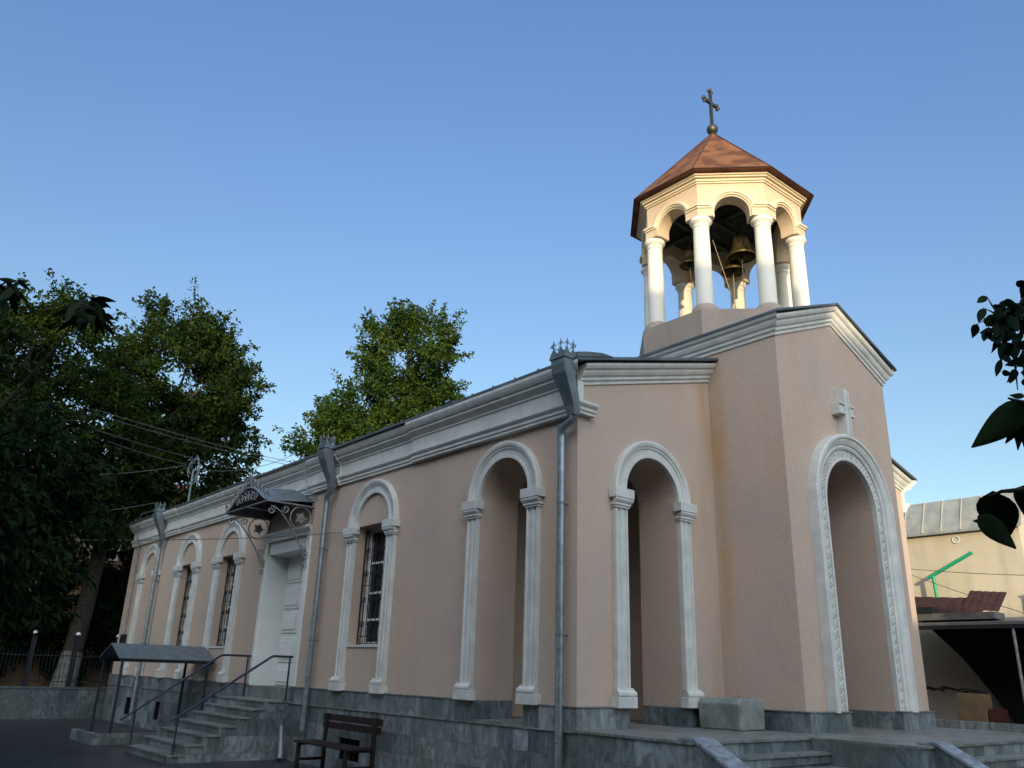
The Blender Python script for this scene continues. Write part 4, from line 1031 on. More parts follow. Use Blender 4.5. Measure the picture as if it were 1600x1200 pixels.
# near leaves reaching in from out of frame
def blade(m, base, tip, width, n=8, curl=.15, side=None):
    base, tip = Vector(base), Vector(tip); d = tip-base; L = d.length; dn = d/L
    s = side or dn.cross((CAMP-base).normalized()).normalized()
    s = (s+dn.cross(s)*.35).normalized(); up = s.cross(dn)
    vs = []; fs = []
    for i in range(n+1):
        t = i/n; wdt = width*.5*math.sin(PI*min(1, t**.8*1.0))**.8*(1-.35*t) if 0 < i < n else 0.0008
        c = base+d*t+up*(-curl*L*4*t*(1-t)*.5)+Vector((0, 0, -.06*L*t*t))
        vs += [c+s*wdt+up*wdt*.35, c, c-s*wdt+up*wdt*.35]
    for i in range(n):
        a = 3*i; fs += [(a, a+1, a+4, a+3), (a+1, a+2, a+5, a+4)]
    m.add(vs, fs, True)
def ray(px, py, D):
    v = Vector((px-800, py-600, FPX)).normalized(); return CAMP+(xv*0+Vector((xv.dot(v), yv.dot(v), zv.dot(v))))*D
def solid(o, t=.0012):
    md = o.modifiers.new("solid", 'SOLIDIFY'); md.thickness = t; return o
BR = {'right': {'base': (-6.289, -8.411, -1.5), 'items': [((-7.557, -8.812, 0.889), (-7.563, -8.711, 0.836), 0.0593), ((-7.555, -8.794, 0.864), (-7.535, -8.755, 0.837), 0.0213), ((-7.54, -8.784, 0.875), (-7.504, -8.762, 0.83), 0.0216), ((-7.555, -8.809, 0.877), (-7.513, -8.776, 0.857), 0.019), ((-7.552, -8.799, 0.858), (-7.525, -8.779, 0.827), 0.0261), ((-7.642, -8.761, 0.733), (-7.593, -8.751, 0.668), 0.0689), ((-7.645, -8.734, 0.697), (-7.663, -8.786, 0.644), 0.0378), ((-7.637, -8.75, 0.687), (-7.649, -8.728, 0.691), 0.0133), ((-7.629, -8.803, 0.739), (-7.586, -8.782, 0.701), 0.0378), ((-7.563, -8.804, 0.899), (-7.557, -8.782, 0.91), 0.0119), ((-6.707, -8.526, 1.401), (-6.687, -8.518, 1.378), 0.0202), ((-6.825, -8.553, 1.326), (-6.792, -8.51, 1.334), 0.0214), ((-6.822, -8.542, 1.361), (-6.847, -8.583, 1.336), 0.0299), ((-6.664, -8.519, 1.425), (-6.714, -8.503, 1.405), 0.0295), ((-6.795, -8.528, 1.433), (-6.844, -8.519, 1.406), 0.0215), ((-6.655, -8.517, 1.402), (-6.673, -8.513, 1.371), 0.0231), ((-6.66, -8.517, 1.44), (-6.709, -8.543, 1.386), 0.0298), ((-6.612, -8.528, 1.414), (-6.633, -8.513, 1.397), 0.0258), ((-6.817, -8.557, 1.348), (-6.767, -8.566, 1.335), 0.0293), ((-6.628, -8.514, 1.431), (-6.671, -8.535, 1.377), 0.0275), ((-6.863, -8.586, 1.376), (-6.87, -8.619, 1.353), 0.0261), ((-6.779, -8.559, 1.372), (-6.81, -8.54, 1.356), 0.0218), ((-6.825, -8.563, 1.337), (-6.881, -8.558, 1.284), 0.0299), ((-6.628, -8.463, 1.443), (-6.619, -8.478, 1.413), 0.0243), ((-6.587, -8.53, 1.406), (-6.63, -8.57, 1.373), 0.0274), ((-6.735, -8.559, 1.385), (-6.783, -8.555, 1.352), 0.0285), ((-6.563, -8.455, 1.427), (-6.581, -8.423, 1.425), 0.0249), ((-6.846, -8.559, 1.369), (-6.85, -8.572, 1.338), 0.0299), ((-6.846, -8.593, 1.337), (-6.867, -8.595, 1.299), 0.0279), ((-6.659, -8.519, 1.43), (-6.636, -8.483, 1.419), 0.0276), ((-6.636, -8.458, 1.401), (-6.594, -8.459, 1.383), 0.023), ((-6.698, -8.549, 1.401), (-6.728, -8.55, 1.366), 0.0268), ((-6.785, -8.49, 1.368), (-6.76, -8.463, 1.345), 0.0274), ((-6.664, -8.516, 1.433), (-6.6, -8.462, 1.445), 0.0296), ((-6.594, -8.445, 1.458), (-6.58, -8.467, 1.43), 0.027), ((-6.712, -8.514, 1.441), (-6.672, -8.527, 1.425), 0.0242), ((-6.895, -8.548, 1.36), (-6.933, -8.544, 1.314), 0.0244), ((-6.878, -8.56, 1.344), (-6.878, -8.541, 1.318), 0.0223), ((-6.815, -8.56, 1.343), (-6.867, -8.585, 1.295), 0.0247), ((-6.594, -8.446, 1.424), (-6.661, -8.457, 1.369), 0.0241), ((-6.757, -8.521, 1.35), (-6.805, -8.564, 1.305), 0.0262), ((-6.558, -8.493, 1.428), (-6.497, -8.484, 1.414), 0.0242), ((-6.697, -8.531, 1.432), (-6.677, -8.53, 1.411), 0.0296), ((-6.874, -8.601, 1.324), (-6.911, -8.62, 1.271), 0.0257), ((-6.761, -8.576, 1.402), (-6.763, -8.558, 1.366), 0.0223), ((-6.554, -8.488, 1.367), (-6.524, -8.487, 1.331), 0.0226), ((-6.548, -8.549, 1.47), (-6.537, -8.548, 1.439), 0.0229), ((-6.783, -8.578, 1.376), (-6.739, -8.55, 1.365), 0.0283), ((-6.611, -8.567, 1.434), (-6.63, -8.59, 1.383), 0.0227), ((-6.682, -8.582, 1.308), (-6.648, -8.585, 1.285), 0.0261), ((-6.708, -8.571, 1.427), (-6.73, -8.555, 1.4), 0.023), ((-6.695, -8.54, 1.429), (-6.744, -8.563, 1.367), 0.0226), ((-6.88, -8.569, 1.328), (-6.849, -8.53, 1.333), 0.0243), ((-6.6, -8.508, 1.493), (-6.61, -8.494, 1.457), 0.024), ((-6.857, -8.623, 1.362), (-6.797, -8.619, 1.348), 0.027), ((-6.831, -8.586, 1.348), (-6.834, -8.557, 1.326), 0.0255), ((-6.619, -8.52, 1.45), (-6.666, -8.559, 1.402), 0.0223), ((-6.655, -8.58, 1.488), (-6.582, -8.545, 1.498), 0.03), ((-6.67, -8.556, 1.436), (-6.608, -8.513, 1.451), 0.0272), ((-6.666, -8.564, 1.395), (-6.683, -8.544, 1.385), 0.0216), ((-6.856, -8.608, 1.355), (-6.902, -8.643, 1.315), 0.0258), ((-6.798, -8.605, 1.449), (-6.771, -8.619, 1.436), 0.0249), ((-6.824, -8.623, 1.366), (-6.793, -8.643, 1.359), 0.0251), ((-6.696, -8.593, 1.431), (-6.725, -8.588, 1.392), 0.0275), ((-6.641, -8.536, 1.441), (-6.673, -8.562, 1.397), 0.0272), ((-6.84, -8.604, 1.367), (-6.824, -8.585, 1.353), 0.0224), ((-6.869, -8.637, 1.364), (-6.824, -8.635, 1.344), 0.0206), ((-6.806, -8.615, 1.281), (-6.74, -8.58, 1.284), 0.0267), ((-6.803, -8.604, 1.385), (-6.819, -8.595, 1.351), 0.0262), ((-6.66, -8.535, 1.399), (-6.6, -8.546, 1.392), 0.0244), ((-6.641, -8.571, 1.469), (-6.648, -8.559, 1.431), 0.021), ((-6.713, -8.583, 1.395), (-6.662, -8.602, 1.395), 0.02), ((-6.736, -8.527, 1.395), (-6.785, -8.528, 1.346), 0.0216), ((-6.813, -8.605, 1.329), (-6.832, -8.616, 1.28), 0.0228), ((-6.854, -8.616, 1.317), (-6.785, -8.612, 1.315), 0.0237), ((-6.564, -8.563, 1.48), (-6.616, -8.558, 1.43), 0.0267), ((-6.797, -8.577, 1.317), (-6.86, -8.578, 1.275), 0.0223), ((-6.762, -8.6, 1.36), (-6.773, -8.576, 1.357), 0.0229), ((-6.648, -8.559, 1.411), (-6.572, -8.557, 1.416), 0.0285), ((-6.587, -8.464, 1.287), (-6.591, -8.49, 1.276), 0.0221), ((-6.845, -8.556, 1.311), (-6.893, -8.565, 1.26), 0.0313), ((-6.84, -8.557, 1.254), (-6.843, -8.581, 1.238), 0.0222), ((-6.817, -8.588, 1.201), (-6.745, -8.575, 1.2), 0.0235), ((-6.747, -8.557, 1.29), (-6.794, -8.565, 1.246), 0.0274), ((-6.839, -8.632, 1.275), (-6.836, -8.608, 1.266), 0.0268), ((-6.556, -8.505, 1.383), (-6.577, -8.493, 1.337), 0.0264), ((-6.821, -8.611, 1.286), (-6.773, -8.619, 1.283), 0.0304), ((-6.81, -8.587, 1.233), (-6.809, -8.609, 1.217), 0.0278), ((-6.772, -8.581, 1.253), (-6.799, -8.574, 1.224), 0.0256), ((-6.645, -8.559, 1.279), (-6.573, -8.551, 1.263), 0.0286), ((-6.647, -8.561, 1.393), (-6.567, -8.538, 1.378), 0.0294), ((-6.812, -8.598, 1.299), (-6.872, -8.591, 1.262), 0.0234), ((-6.57, -8.508, 1.259), (-6.552, -8.513, 1.238), 0.0219), ((-6.524, -8.521, 1.35), (-6.491, -8.521, 1.315), 0.0241), ((-6.65, -8.526, 1.299), (-6.594, -8.517, 1.291), 0.0294), ((-6.679, -8.572, 1.261), (-6.603, -8.574, 1.257), 0.0301), ((-6.687, -8.567, 1.266), (-6.701, -8.541, 1.256), 0.0298), ((-6.808, -8.621, 1.278), (-6.774, -8.58, 1.291), 0.0261), ((-6.654, -8.595, 1.25), (-6.588, -8.607, 1.256), 0.0258), ((-6.713, -8.563, 1.249), (-6.664, -8.57, 1.235), 0.0242), ((-6.557, -8.505, 1.318), (-6.55, -8.463, 1.322), 0.0259), ((-6.76, -8.591, 1.19), (-6.808, -8.602, 1.148), 0.0293), ((-6.62, -8.555, 1.347), (-6.569, -8.514, 1.35), 0.0283), ((-6.662, -8.567, 1.364), (-6.695, -8.606, 1.336), 0.0258), ((-6.684, -8.554, 1.293), (-6.642, -8.553, 1.274), 0.0259), ((-6.613, -8.578, 1.331), (-6.614, -8.543, 1.325), 0.0302), ((-6.741, -8.548, 1.232), (-6.796, -8.545, 1.186), 0.0225), ((-6.733, -8.547, 1.234), (-6.674, -8.5, 1.23), 0.0245), ((-6.535, -8.516, 1.383), (-6.474, -8.468, 1.38), 0.029), ((-6.689, -8.59, 1.376), (-6.627, -8.56, 1.373), 0.0241), ((-6.709, -8.593, 1.299), (-6.745, -8.606, 1.259), 0.0286), ((-6.815, -8.643, 1.315), (-6.783, -8.621, 1.298), 0.0275), ((-6.77, -8.535, 1.325), (-6.806, -8.523, 1.305), 0.0242), ((-6.788, -8.546, 1.293), (-6.841, -8.547, 1.242), 0.0237), ((-6.735, -8.546, 1.367), (-6.73, -8.523, 1.348), 0.0269), ((-6.792, -8.531, 1.251), (-6.849, -8.534, 1.195), 0.0196), ((-6.677, -8.488, 1.349), (-6.645, -8.495, 1.338), 0.0249), ((-6.551, -8.464, 1.385), (-6.566, -8.465, 1.336), 0.0263), ((-6.613, -8.474, 1.428), (-6.6, -8.49, 1.398), 0.0194), ((-6.652, -8.494, 1.309), (-6.698, -8.529, 1.276), 0.0255), ((-6.579, -8.481, 1.437), (-6.514, -8.43, 1.445), 0.0243), ((-6.791, -8.546, 1.282), (-6.799, -8.566, 1.264), 0.0227), ((-6.701, -8.51, 1.376), (-6.707, -8.536, 1.355), 0.0196), ((-6.555, -8.456, 1.395), (-6.486, -8.413, 1.394), 0.0192), ((-6.72, -8.528, 1.369), (-6.729, -8.54, 1.339), 0.0253), ((-6.633, -8.504, 1.355), (-6.578, -8.5, 1.342), 0.0238)], 'trunk': [([(-6.721, -8.529, 1.395), (-6.717, -8.525, 1.403), (-6.707, -8.526, 1.401)], 0.0035), ([(-6.721, -8.529, 1.395), (-6.775, -8.533, 1.383), (-6.822, -8.542, 1.361)], 0.0035), ([(-6.721, -8.529, 1.395), (-6.761, -8.525, 1.42), (-6.795, -8.528, 1.433)], 0.0035), ([(-6.721, -8.529, 1.395), (-6.694, -8.52, 1.423), (-6.66, -8.517, 1.44)], 0.0035), ([(-6.721, -8.529, 1.395), (-6.772, -8.54, 1.377), (-6.817, -8.557, 1.348)], 0.0035), ([(-6.721, -8.529, 1.395), (-6.795, -8.555, 1.391), (-6.863, -8.586, 1.376)], 0.0035), ([(-6.721, -8.529, 1.395), (-6.776, -8.543, 1.371), (-6.825, -8.563, 1.337)], 0.0035), ([(-6.721, -8.529, 1.395), (-6.657, -8.526, 1.406), (-6.587, -8.53, 1.406)], 0.0035), ([(-6.721, -8.529, 1.395), (-6.645, -8.49, 1.417), (-6.563, -8.455, 1.427)], 0.0035), ([(-6.721, -8.529, 1.395), (-6.786, -8.559, 1.371), (-6.846, -8.593, 1.337)], 0.0035), ([(-6.721, -8.529, 1.395), (-6.681, -8.491, 1.404), (-6.636, -8.458, 1.401)], 0.0035), ([(-6.721, -8.529, 1.395), (-6.756, -8.507, 1.387), (-6.785, -8.49, 1.368)], 0.0035), ([(-6.721, -8.529, 1.395), (-6.661, -8.485, 1.432), (-6.594, -8.445, 1.458)], 0.0035), ([(-6.721, -8.529, 1.395), (-6.811, -8.535, 1.383), (-6.895, -8.548, 1.36)], 0.0035), ([(-6.721, -8.529, 1.395), (-6.771, -8.542, 1.374), (-6.815, -8.56, 1.343)], 0.0035), ([(-6.721, -8.529, 1.395), (-6.742, -8.522, 1.378), (-6.757, -8.521, 1.35)], 0.0035), ([(-6.721, -8.529, 1.395), (-6.712, -8.527, 1.419), (-6.697, -8.531, 1.432)], 0.0035), ([(-6.712, -8.579, 1.409), (-6.739, -8.575, 1.411), (-6.761, -8.576, 1.402)], 0.0035), ([(-6.712, -8.579, 1.409), (-6.633, -8.561, 1.446), (-6.548, -8.549, 1.47)], 0.0035), ([(-6.712, -8.579, 1.409), (-6.665, -8.57, 1.427), (-6.611, -8.567, 1.434)], 0.0035), ([(-6.712, -8.579, 1.409), (-6.713, -8.572, 1.424), (-6.708, -8.571, 1.427)], 0.0035), ([(-6.712, -8.579, 1.409), (-6.799, -8.571, 1.374), (-6.88, -8.569, 1.328)], 0.0035), ([(-6.712, -8.579, 1.409), (-6.788, -8.598, 1.391), (-6.857, -8.623, 1.362)], 0.0035), ([(-6.712, -8.579, 1.409), (-6.669, -8.547, 1.436), (-6.619, -8.52, 1.45)], 0.0035), ([(-6.712, -8.579, 1.409), (-6.694, -8.565, 1.428), (-6.67, -8.556, 1.436)], 0.0035), ([(-6.712, -8.579, 1.409), (-6.787, -8.591, 1.387), (-6.856, -8.608, 1.355)], 0.0035), ([(-6.712, -8.579, 1.409), (-6.771, -8.599, 1.393), (-6.824, -8.623, 1.366)], 0.0035), ([(-6.712, -8.579, 1.409), (-6.68, -8.555, 1.431), (-6.641, -8.536, 1.441)], 0.0035), ([(-6.712, -8.579, 1.409), (-6.793, -8.606, 1.392), (-6.869, -8.637, 1.364)], 0.0035), ([(-6.712, -8.579, 1.409), (-6.761, -8.589, 1.403), (-6.803, -8.604, 1.385)], 0.0035), ([(-6.712, -8.579, 1.409), (-6.68, -8.572, 1.444), (-6.641, -8.571, 1.469)], 0.0035), ([(-6.712, -8.579, 1.409), (-6.727, -8.55, 1.408), (-6.736, -8.527, 1.395)], 0.0035), ([(-6.712, -8.579, 1.409), (-6.786, -8.595, 1.368), (-6.854, -8.616, 1.317)], 0.0035), ([(-6.712, -8.579, 1.409), (-6.757, -8.575, 1.368), (-6.797, -8.577, 1.317)], 0.0035), ([(-6.677, -8.566, 1.312), (-6.665, -8.56, 1.366), (-6.648, -8.559, 1.411)], 0.0035), ([(-6.677, -8.566, 1.312), (-6.764, -8.558, 1.317), (-6.845, -8.556, 1.311)], 0.0035), ([(-6.677, -8.566, 1.312), (-6.749, -8.574, 1.261), (-6.817, -8.588, 1.201)], 0.0035), ([(-6.677, -8.566, 1.312), (-6.761, -8.597, 1.299), (-6.839, -8.632, 1.275)], 0.0035), ([(-6.677, -8.566, 1.312), (-6.752, -8.586, 1.305), (-6.821, -8.611, 1.286)], 0.0035), ([(-6.677, -8.566, 1.312), (-6.727, -8.571, 1.287), (-6.772, -8.581, 1.253)], 0.0035), ([(-6.677, -8.566, 1.312), (-6.665, -8.561, 1.358), (-6.647, -8.561, 1.393)], 0.0035), ([(-6.677, -8.566, 1.312), (-6.626, -8.534, 1.292), (-6.57, -8.508, 1.259)], 0.0035), ([(-6.677, -8.566, 1.312), (-6.667, -8.544, 1.311), (-6.65, -8.526, 1.299)], 0.0035), ([(-6.677, -8.566, 1.312), (-6.685, -8.564, 1.294), (-6.687, -8.567, 1.266)], 0.0035), ([(-6.677, -8.566, 1.312), (-6.668, -8.578, 1.286), (-6.654, -8.595, 1.25)], 0.0035), ([(-6.677, -8.566, 1.312), (-6.62, -8.533, 1.321), (-6.557, -8.505, 1.318)], 0.0035), ([(-6.677, -8.566, 1.312), (-6.652, -8.558, 1.335), (-6.62, -8.555, 1.347)], 0.0035), ([(-6.677, -8.566, 1.312), (-6.683, -8.557, 1.308), (-6.684, -8.554, 1.293)], 0.0035), ([(-6.677, -8.566, 1.312), (-6.712, -8.554, 1.277), (-6.741, -8.548, 1.232)], 0.0035), ([(-6.677, -8.566, 1.312), (-6.609, -8.538, 1.353), (-6.535, -8.516, 1.383)], 0.0035), ([(-6.677, -8.566, 1.312), (-6.696, -8.577, 1.311), (-6.709, -8.593, 1.299)], 0.0035), ([(-6.695, -8.519, 1.32), (-6.736, -8.524, 1.328), (-6.77, -8.535, 1.325)], 0.0035), ([(-6.695, -8.519, 1.32), (-6.718, -8.53, 1.35), (-6.735, -8.546, 1.367)], 0.0035), ([(-6.695, -8.519, 1.32), (-6.689, -8.501, 1.34), (-6.677, -8.488, 1.349)], 0.0035), ([(-6.695, -8.519, 1.32), (-6.656, -8.493, 1.379), (-6.613, -8.474, 1.428)], 0.0035), ([(-6.695, -8.519, 1.32), (-6.64, -8.497, 1.384), (-6.579, -8.481, 1.437)], 0.0035), ([(-6.695, -8.519, 1.32), (-6.701, -8.512, 1.354), (-6.701, -8.51, 1.376)], 0.0035), ([(-6.695, -8.519, 1.32), (-6.71, -8.52, 1.35), (-6.72, -8.528, 1.369)], 0.0035), ([(-7.581, -8.896, 0.6), (-7.6, -8.871, 0.693), (-7.615, -8.838, 0.724), (-7.629, -8.8, 0.732), (-7.638, -8.772, 0.732), (-7.643, -8.754, 0.726)], 0.008), ([(-7.52, -8.867, 0.808), (-7.547, -8.832, 0.874), (-7.56, -8.802, 0.889), (-7.57, -8.782, 0.9)], 0.008), ([(-6.674, -8.814, 1.451), (-6.674, -8.69, 1.387), (-6.69, -8.603, 1.373), (-6.703, -8.533, 1.353), (-6.683, -8.487, 1.26)], 0.014), ([(-6.698, -8.574, 1.37), (-6.679, -8.53, 1.286), (-6.655, -8.516, 1.204)], 0.006), ([(-6.289, -8.411, -0.447), (-6.809, -8.669, 0.295), (-7.098, -8.778, 0.653), (-6.765, -8.831, 1.412)], 0.05), ([(-7.101, -8.795, 0.712), (-7.396, -8.845, 0.683), (-7.581, -8.896, 0.6)], 0.015), ([(-7.031, -8.811, 0.914), (-7.324, -8.846, 0.85), (-7.52, -8.867, 0.808)], 0.015)]}, 'left': {'base': (-8.978, -5.822, -1.5), 'items': [((-8.763, -6.474, 1.547), (-8.816, -6.503, 1.531), 0.0178), ((-8.759, -6.477, 1.552), (-8.726, -6.501, 1.523), 0.0178), ((-8.768, -6.469, 1.535), (-8.726, -6.426, 1.584), 0.0156), ((-8.777, -6.468, 1.533), (-8.772, -6.447, 1.487), 0.0267), ((-8.765, -6.47, 1.536), (-8.758, -6.526, 1.454), 0.0267), ((-8.793, -6.465, 1.529), (-8.821, -6.466, 1.497), 0.0222), ((-8.787, -6.47, 1.54), (-8.748, -6.505, 1.492), 0.0222), ((-8.525, -6.32, 1.624), (-8.446, -6.299, 1.62), 0.0284), ((-8.533, -6.315, 1.615), (-8.581, -6.368, 1.541), 0.0284), ((-8.523, -6.317, 1.614), (-8.495, -6.341, 1.542), 0.0332), ((-8.541, -6.312, 1.609), (-8.541, -6.363, 1.525), 0.0332), ((-8.51, -6.323, 1.625), (-8.445, -6.343, 1.63), 0.0237), ((-8.549, -6.308, 1.603), (-8.579, -6.206, 1.613), 0.0237), ((-8.55, -6.361, 1.56), (-8.576, -6.292, 1.557), 0.019), ((-8.52, -6.33, 1.596), (-8.476, -6.361, 1.591), 0.0239), ((-8.498, -6.321, 1.578), (-8.557, -6.377, 1.527), 0.0216), ((-8.487, -6.363, 1.583), (-8.465, -6.3, 1.558), 0.0231), ((-8.597, -6.494, 1.521), (-8.615, -6.55, 1.434), 0.0263), ((-8.562, -6.338, 1.533), (-8.588, -6.224, 1.511), 0.0261), ((-8.47, -6.117, 1.669), (-8.482, -6.0, 1.654), 0.021), ((-8.519, -6.23, 1.598), (-8.511, -6.283, 1.522), 0.0206), ((-8.496, -6.144, 1.64), (-8.464, -6.184, 1.556), 0.0191), ((-8.515, -6.438, 1.592), (-8.501, -6.349, 1.574), 0.0279), ((-8.478, -6.205, 1.625), (-8.458, -6.214, 1.567), 0.0263), ((-8.521, -6.473, 1.503), (-8.583, -6.52, 1.453), 0.0251), ((-8.495, -6.104, 1.639), (-8.482, -6.134, 1.558), 0.0244), ((-8.511, -6.305, 1.554), (-8.521, -6.249, 1.525), 0.019), ((-8.495, -6.194, 1.653), (-8.492, -6.254, 1.559), 0.0237), ((-8.503, -6.394, 1.552), (-8.477, -6.395, 1.515), 0.0252), ((-8.462, -6.135, 1.668), (-8.431, -6.027, 1.63), 0.0283), ((-8.52, -6.322, 1.562), (-8.547, -6.265, 1.554), 0.024), ((-8.529, -6.148, 1.594), (-8.495, -6.207, 1.526), 0.0223), ((-8.577, -6.479, 1.505), (-8.543, -6.546, 1.453), 0.0222), ((-8.438, -6.187, 1.595), (-8.385, -6.138, 1.577), 0.0214), ((-8.522, -6.424, 1.571), (-8.496, -6.45, 1.503), 0.0273), ((-8.59, -6.473, 1.485), (-8.544, -6.433, 1.482), 0.0243), ((-8.479, -6.155, 1.644), (-8.528, -6.217, 1.565), 0.0245), ((-8.499, -6.422, 1.524), (-8.485, -6.322, 1.492), 0.02), ((-8.477, -6.328, 1.573), (-8.429, -6.308, 1.576), 0.0274), ((-8.545, -6.464, 1.529), (-8.545, -6.396, 1.48), 0.0214), ((-8.485, -6.14, 1.646), (-8.512, -6.121, 1.589), 0.0204), ((-8.536, -6.472, 1.504), (-8.577, -6.482, 1.472), 0.0197), ((-8.568, -6.443, 1.506), (-8.573, -6.427, 1.46), 0.0255), ((-8.56, -6.391, 1.531), (-8.593, -6.377, 1.504), 0.024), ((-8.47, -6.202, 1.651), (-8.468, -6.116, 1.617), 0.0217), ((-8.513, -6.404, 1.54), (-8.466, -6.369, 1.492), 0.025), ((-8.532, -6.474, 1.525), (-8.55, -6.431, 1.49), 0.027), ((-8.513, -6.249, 1.607), (-8.552, -6.192, 1.598), 0.0214), ((-8.516, -6.208, 1.603), (-8.475, -6.229, 1.589), 0.0272), ((-8.47, -6.19, 1.628), (-8.387, -6.118, 1.624), 0.0238), ((-8.484, -6.281, 1.586), (-8.454, -6.316, 1.548), 0.02), ((-8.6, -6.456, 1.51), (-8.636, -6.395, 1.5), 0.0201), ((-8.53, -6.33, 1.573), (-8.585, -6.353, 1.535), 0.0242), ((-8.745, -6.302, 1.585), (-8.706, -6.318, 1.554), 0.0234), ((-8.78, -6.606, 1.469), (-8.808, -6.662, 1.407), 0.0261), ((-8.799, -6.454, 1.504), (-8.835, -6.478, 1.463), 0.0244), ((-8.789, -6.596, 1.44), (-8.81, -6.627, 1.383), 0.024), ((-8.794, -6.592, 1.47), (-8.828, -6.65, 1.432), 0.0217), ((-8.825, -6.616, 1.467), (-8.783, -6.601, 1.456), 0.02), ((-8.773, -6.354, 1.547), (-8.787, -6.368, 1.501), 0.023), ((-8.805, -6.547, 1.49), (-8.84, -6.558, 1.444), 0.0256), ((-8.777, -6.603, 1.449), (-8.748, -6.563, 1.409), 0.0245), ((-8.768, -6.322, 1.567), (-8.798, -6.282, 1.555), 0.0215), ((-8.77, -6.468, 1.539), (-8.733, -6.421, 1.513), 0.0232), ((-8.769, -6.35, 1.567), (-8.754, -6.291, 1.551), 0.0252), ((-8.767, -6.578, 1.469), (-8.747, -6.49, 1.464), 0.0254), ((-8.764, -6.393, 1.504), (-8.773, -6.423, 1.444), 0.0202), ((-8.751, -6.463, 1.52), (-8.748, -6.455, 1.463), 0.0205), ((-8.788, -6.487, 1.52), (-8.783, -6.436, 1.48), 0.0183)], 'trunk': [([(-8.505, -6.312, 1.594), (-8.535, -6.337, 1.581), (-8.55, -6.361, 1.56)], 0.0035), ([(-8.505, -6.312, 1.594), (-8.509, -6.317, 1.591), (-8.498, -6.321, 1.578)], 0.0035), ([(-8.505, -6.312, 1.594), (-8.559, -6.403, 1.562), (-8.597, -6.494, 1.521)], 0.0035), ([(-8.505, -6.312, 1.594), (-8.495, -6.215, 1.637), (-8.47, -6.117, 1.669)], 0.0035), ([(-8.505, -6.312, 1.594), (-8.508, -6.228, 1.622), (-8.496, -6.144, 1.64)], 0.0035), ([(-8.505, -6.312, 1.594), (-8.499, -6.259, 1.615), (-8.478, -6.205, 1.625)], 0.0035), ([(-8.505, -6.312, 1.594), (-8.507, -6.209, 1.622), (-8.495, -6.104, 1.639)], 0.0035), ([(-8.505, -6.312, 1.594), (-8.508, -6.253, 1.628), (-8.495, -6.194, 1.653)], 0.0035), ([(-8.505, -6.312, 1.594), (-8.491, -6.224, 1.636), (-8.462, -6.135, 1.668)], 0.0035), ([(-8.505, -6.312, 1.594), (-8.524, -6.23, 1.6), (-8.529, -6.148, 1.594)], 0.0035), ([(-8.505, -6.312, 1.594), (-8.479, -6.25, 1.6), (-8.438, -6.187, 1.595)], 0.0035), ([(-8.505, -6.312, 1.594), (-8.556, -6.393, 1.544), (-8.59, -6.473, 1.485)], 0.0035), ([(-8.505, -6.312, 1.594), (-8.509, -6.367, 1.564), (-8.499, -6.422, 1.524)], 0.0035), ([(-8.505, -6.312, 1.594), (-8.533, -6.389, 1.566), (-8.545, -6.464, 1.529)], 0.0035), ([(-8.505, -6.312, 1.594), (-8.528, -6.392, 1.553), (-8.536, -6.472, 1.504)], 0.0035), ([(-8.505, -6.312, 1.594), (-8.54, -6.352, 1.567), (-8.56, -6.391, 1.531)], 0.0035), ([(-8.505, -6.312, 1.594), (-8.516, -6.358, 1.571), (-8.513, -6.404, 1.54)], 0.0035), ([(-8.505, -6.312, 1.594), (-8.516, -6.281, 1.605), (-8.513, -6.249, 1.607)], 0.0035), ([(-8.505, -6.312, 1.594), (-8.495, -6.251, 1.616), (-8.47, -6.19, 1.628)], 0.0035), ([(-8.505, -6.312, 1.594), (-8.561, -6.384, 1.556), (-8.6, -6.456, 1.51)], 0.0035), ([(-8.772, -6.464, 1.523), (-8.765, -6.384, 1.558), (-8.745, -6.302, 1.585)], 0.0035), ([(-8.772, -6.464, 1.523), (-8.792, -6.46, 1.517), (-8.799, -6.454, 1.504)], 0.0035), ([(-8.772, -6.464, 1.523), (-8.789, -6.529, 1.5), (-8.794, -6.592, 1.47)], 0.0035), ([(-8.772, -6.464, 1.523), (-8.779, -6.41, 1.539), (-8.773, -6.354, 1.547)], 0.0035), ([(-8.772, -6.464, 1.523), (-8.78, -6.535, 1.49), (-8.777, -6.603, 1.449)], 0.0035), ([(-8.772, -6.464, 1.523), (-8.777, -6.467, 1.535), (-8.77, -6.468, 1.539)], 0.0035), ([(-8.772, -6.464, 1.523), (-8.775, -6.522, 1.5), (-8.767, -6.578, 1.469)], 0.0035), ([(-8.772, -6.464, 1.523), (-8.768, -6.465, 1.525), (-8.751, -6.463, 1.52)], 0.0035), ([(-9.082, -6.273, 0.803), (-8.959, -6.346, 1.19), (-8.847, -6.43, 1.447), (-8.787, -6.47, 1.54), (-8.759, -6.477, 1.552)], 0.008), ([(-8.957, -6.088, 0.923), (-8.686, -6.164, 1.215), (-8.577, -6.248, 1.451), (-8.529, -6.318, 1.621)], 0.008), ([(-8.978, -5.822, -0.657), (-9.076, -6.065, 0.14), (-9.082, -6.273, 0.803), (-9.147, -6.291, 1.356)], 0.05), ([(-9.082, -6.273, 0.803), (-8.957, -6.088, 0.923)], 0.02)]}}
def bough(name, base, items, lab, trunk):
    e = empty(name, base, lab, "tree")
    m = MB()
    for pts, r0 in trunk: m.tube(pts, [r0*(1-.8*i/(len(pts)-1)) for i in range(len(pts))], 6)
    m.build("trunk", BARK, e)
    m = MB()
    for b, t, w_ in items: blade(m, b, t, w_)
    o = m.build("foliage", LEAFN, e); solid(o)
    at = o.data.attributes.new("tint", 'FLOAT', 'POINT'); at.data.foreach_set("value", np.repeat(np.random.default_rng(4).uniform(.0, 1., len(o.data.vertices)//27+1), 27)[:len(o.data.vertices)].astype(np.float32))
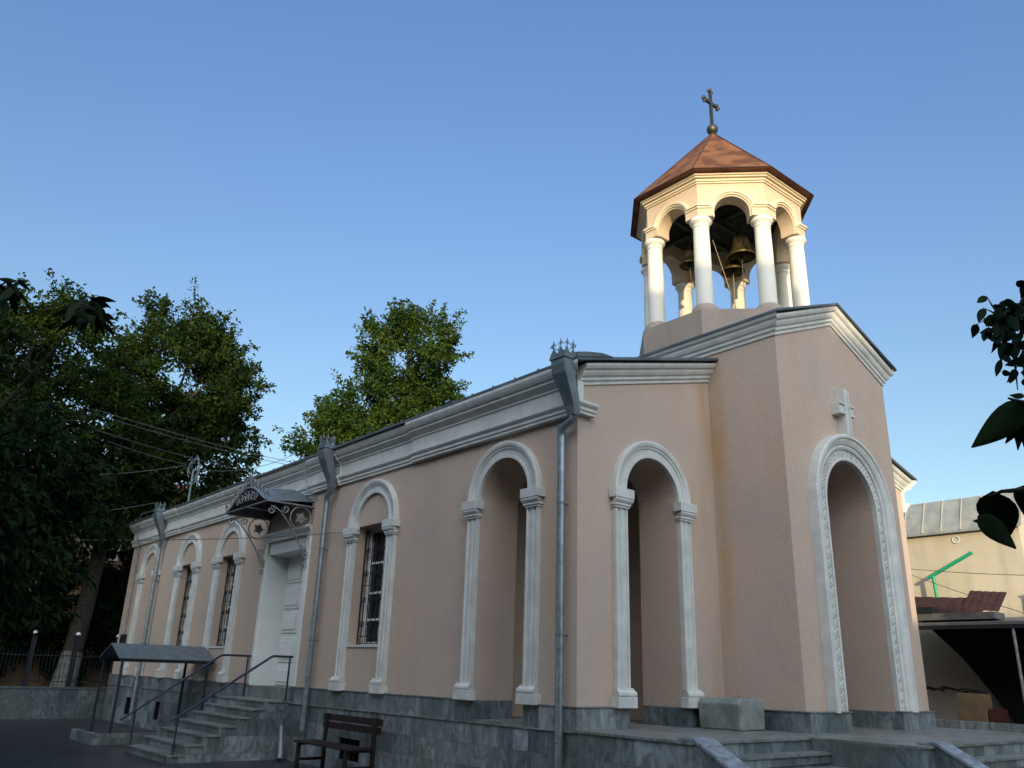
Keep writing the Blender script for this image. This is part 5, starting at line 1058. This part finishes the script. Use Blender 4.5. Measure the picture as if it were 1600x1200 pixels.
bough("young_tree", BR['right']['base'], BR['right']['items'], "large dark leaves of a young tree hanging in at the right edge", BR['right']['trunk'])
bough("young_tree", BR['left']['base'], BR['left']['items'], "drooping long dark leaves of a young tree at the upper left edge", BR['left']['trunk'])

# ------------------------------------------------------------------ WIRES
def sag(a, b, s, n=14):
    a, b = Vector(a), Vector(b); return [a.lerp(b, i/n)-Vector((0, 0, s*4*(i/n)*(1-i/n))) for i in range(n+1)]
WR = [((-4.24, 14.27, 6.84), (6.07, 23.43, 8.78), .10, "topmost overhead wire crossing the left tree towards the roof"),
      ((-4.21, 14.26, 6.70), (5.84, 23.54, 8.67), .10, "second overhead wire, just below the topmost one"),
      ((-4.14, 14.25, 6.28), (5.16, 23.83, 8.12), .10, "third overhead wire crossing the left tree towards the roof"),
      ((-3.79, 14.17, 6.02), (-.52, 17.80, 6.60), .05, "overhead wire slanting down onto the hooked mast from upper left"),
      ((-6.03, 14.56, 4.77), (-.52, 17.85, 6.58), .15, "overhead wire reaching the hooked mast from the far left"),
      ((-.52, 17.85, 6.50), (4.96, 21.74, 8.70), .35, "sagging wire from the hooked mast back over the roof"),
      ((-6.36, 10.57, 3.18), (-.62, 20.1, 5.62), .10, "wire running to the rain head at the far end"),
      ((-7.09, 4.62, 2.05), (-.07, 8.40, 3.40), .06, "long thin cable stretched across the church wall to the middle drainpipe")]
for a, b, s, lab in WR:
    m = MB(); m.tube(sag(a, b, s), .011 if a[0] > -7 else .007, 5); tag(m.build("overhead_wire", WIRE), lab, "wire", "overhead wires")
m = MB(); m.tube([(-.07, 8.40, 3.40), (-.10, 8.2, 3.40), (-.06, 7.4, 3.33), (-.05, 6.6, 3.32)], .008, 5); m.build("cable_conduit", WIRE, ch)
for a, b, lab in (((12.71, 1.2, 3.40), (11.82, -3.2, 2.80), "thin wire crossing in front of the cream house wall"), ((12.81, 1.0, 3.30), (10.03, -4.0, 1.45), "thin wire slanting down past the rusty sheets")):
    m = MB(); m.tube(sag(a, b, .05), .008, 5); tag(m.build("overhead_wire", WIRE), lab, "wire", "overhead wires")
# hooked cable mast on the roof
hm = MB(); hx, hy = -.25, 17.85
hm.tube([(hx, hy, 5.3), (hx, hy, 6.45)], .035, 8)
for k, w2 in ((0, .16), (1, .13)):
    hm.tube([(hx, hy, 5.9+.1*k)]+[(hx+.77*w2*math.sin(a)*1.2, hy-.64*w2*math.sin(a)*1.2, 6.45-.45*math.cos(a)*(1 if a < PI else .6)+.1*k) for a in np.linspace(.3, 2*PI-.6, 16)], .018, 6)
tag(hm.build("cable_mast", HEADM), "hooked metal cable mast standing on the church roof edge", "mast")
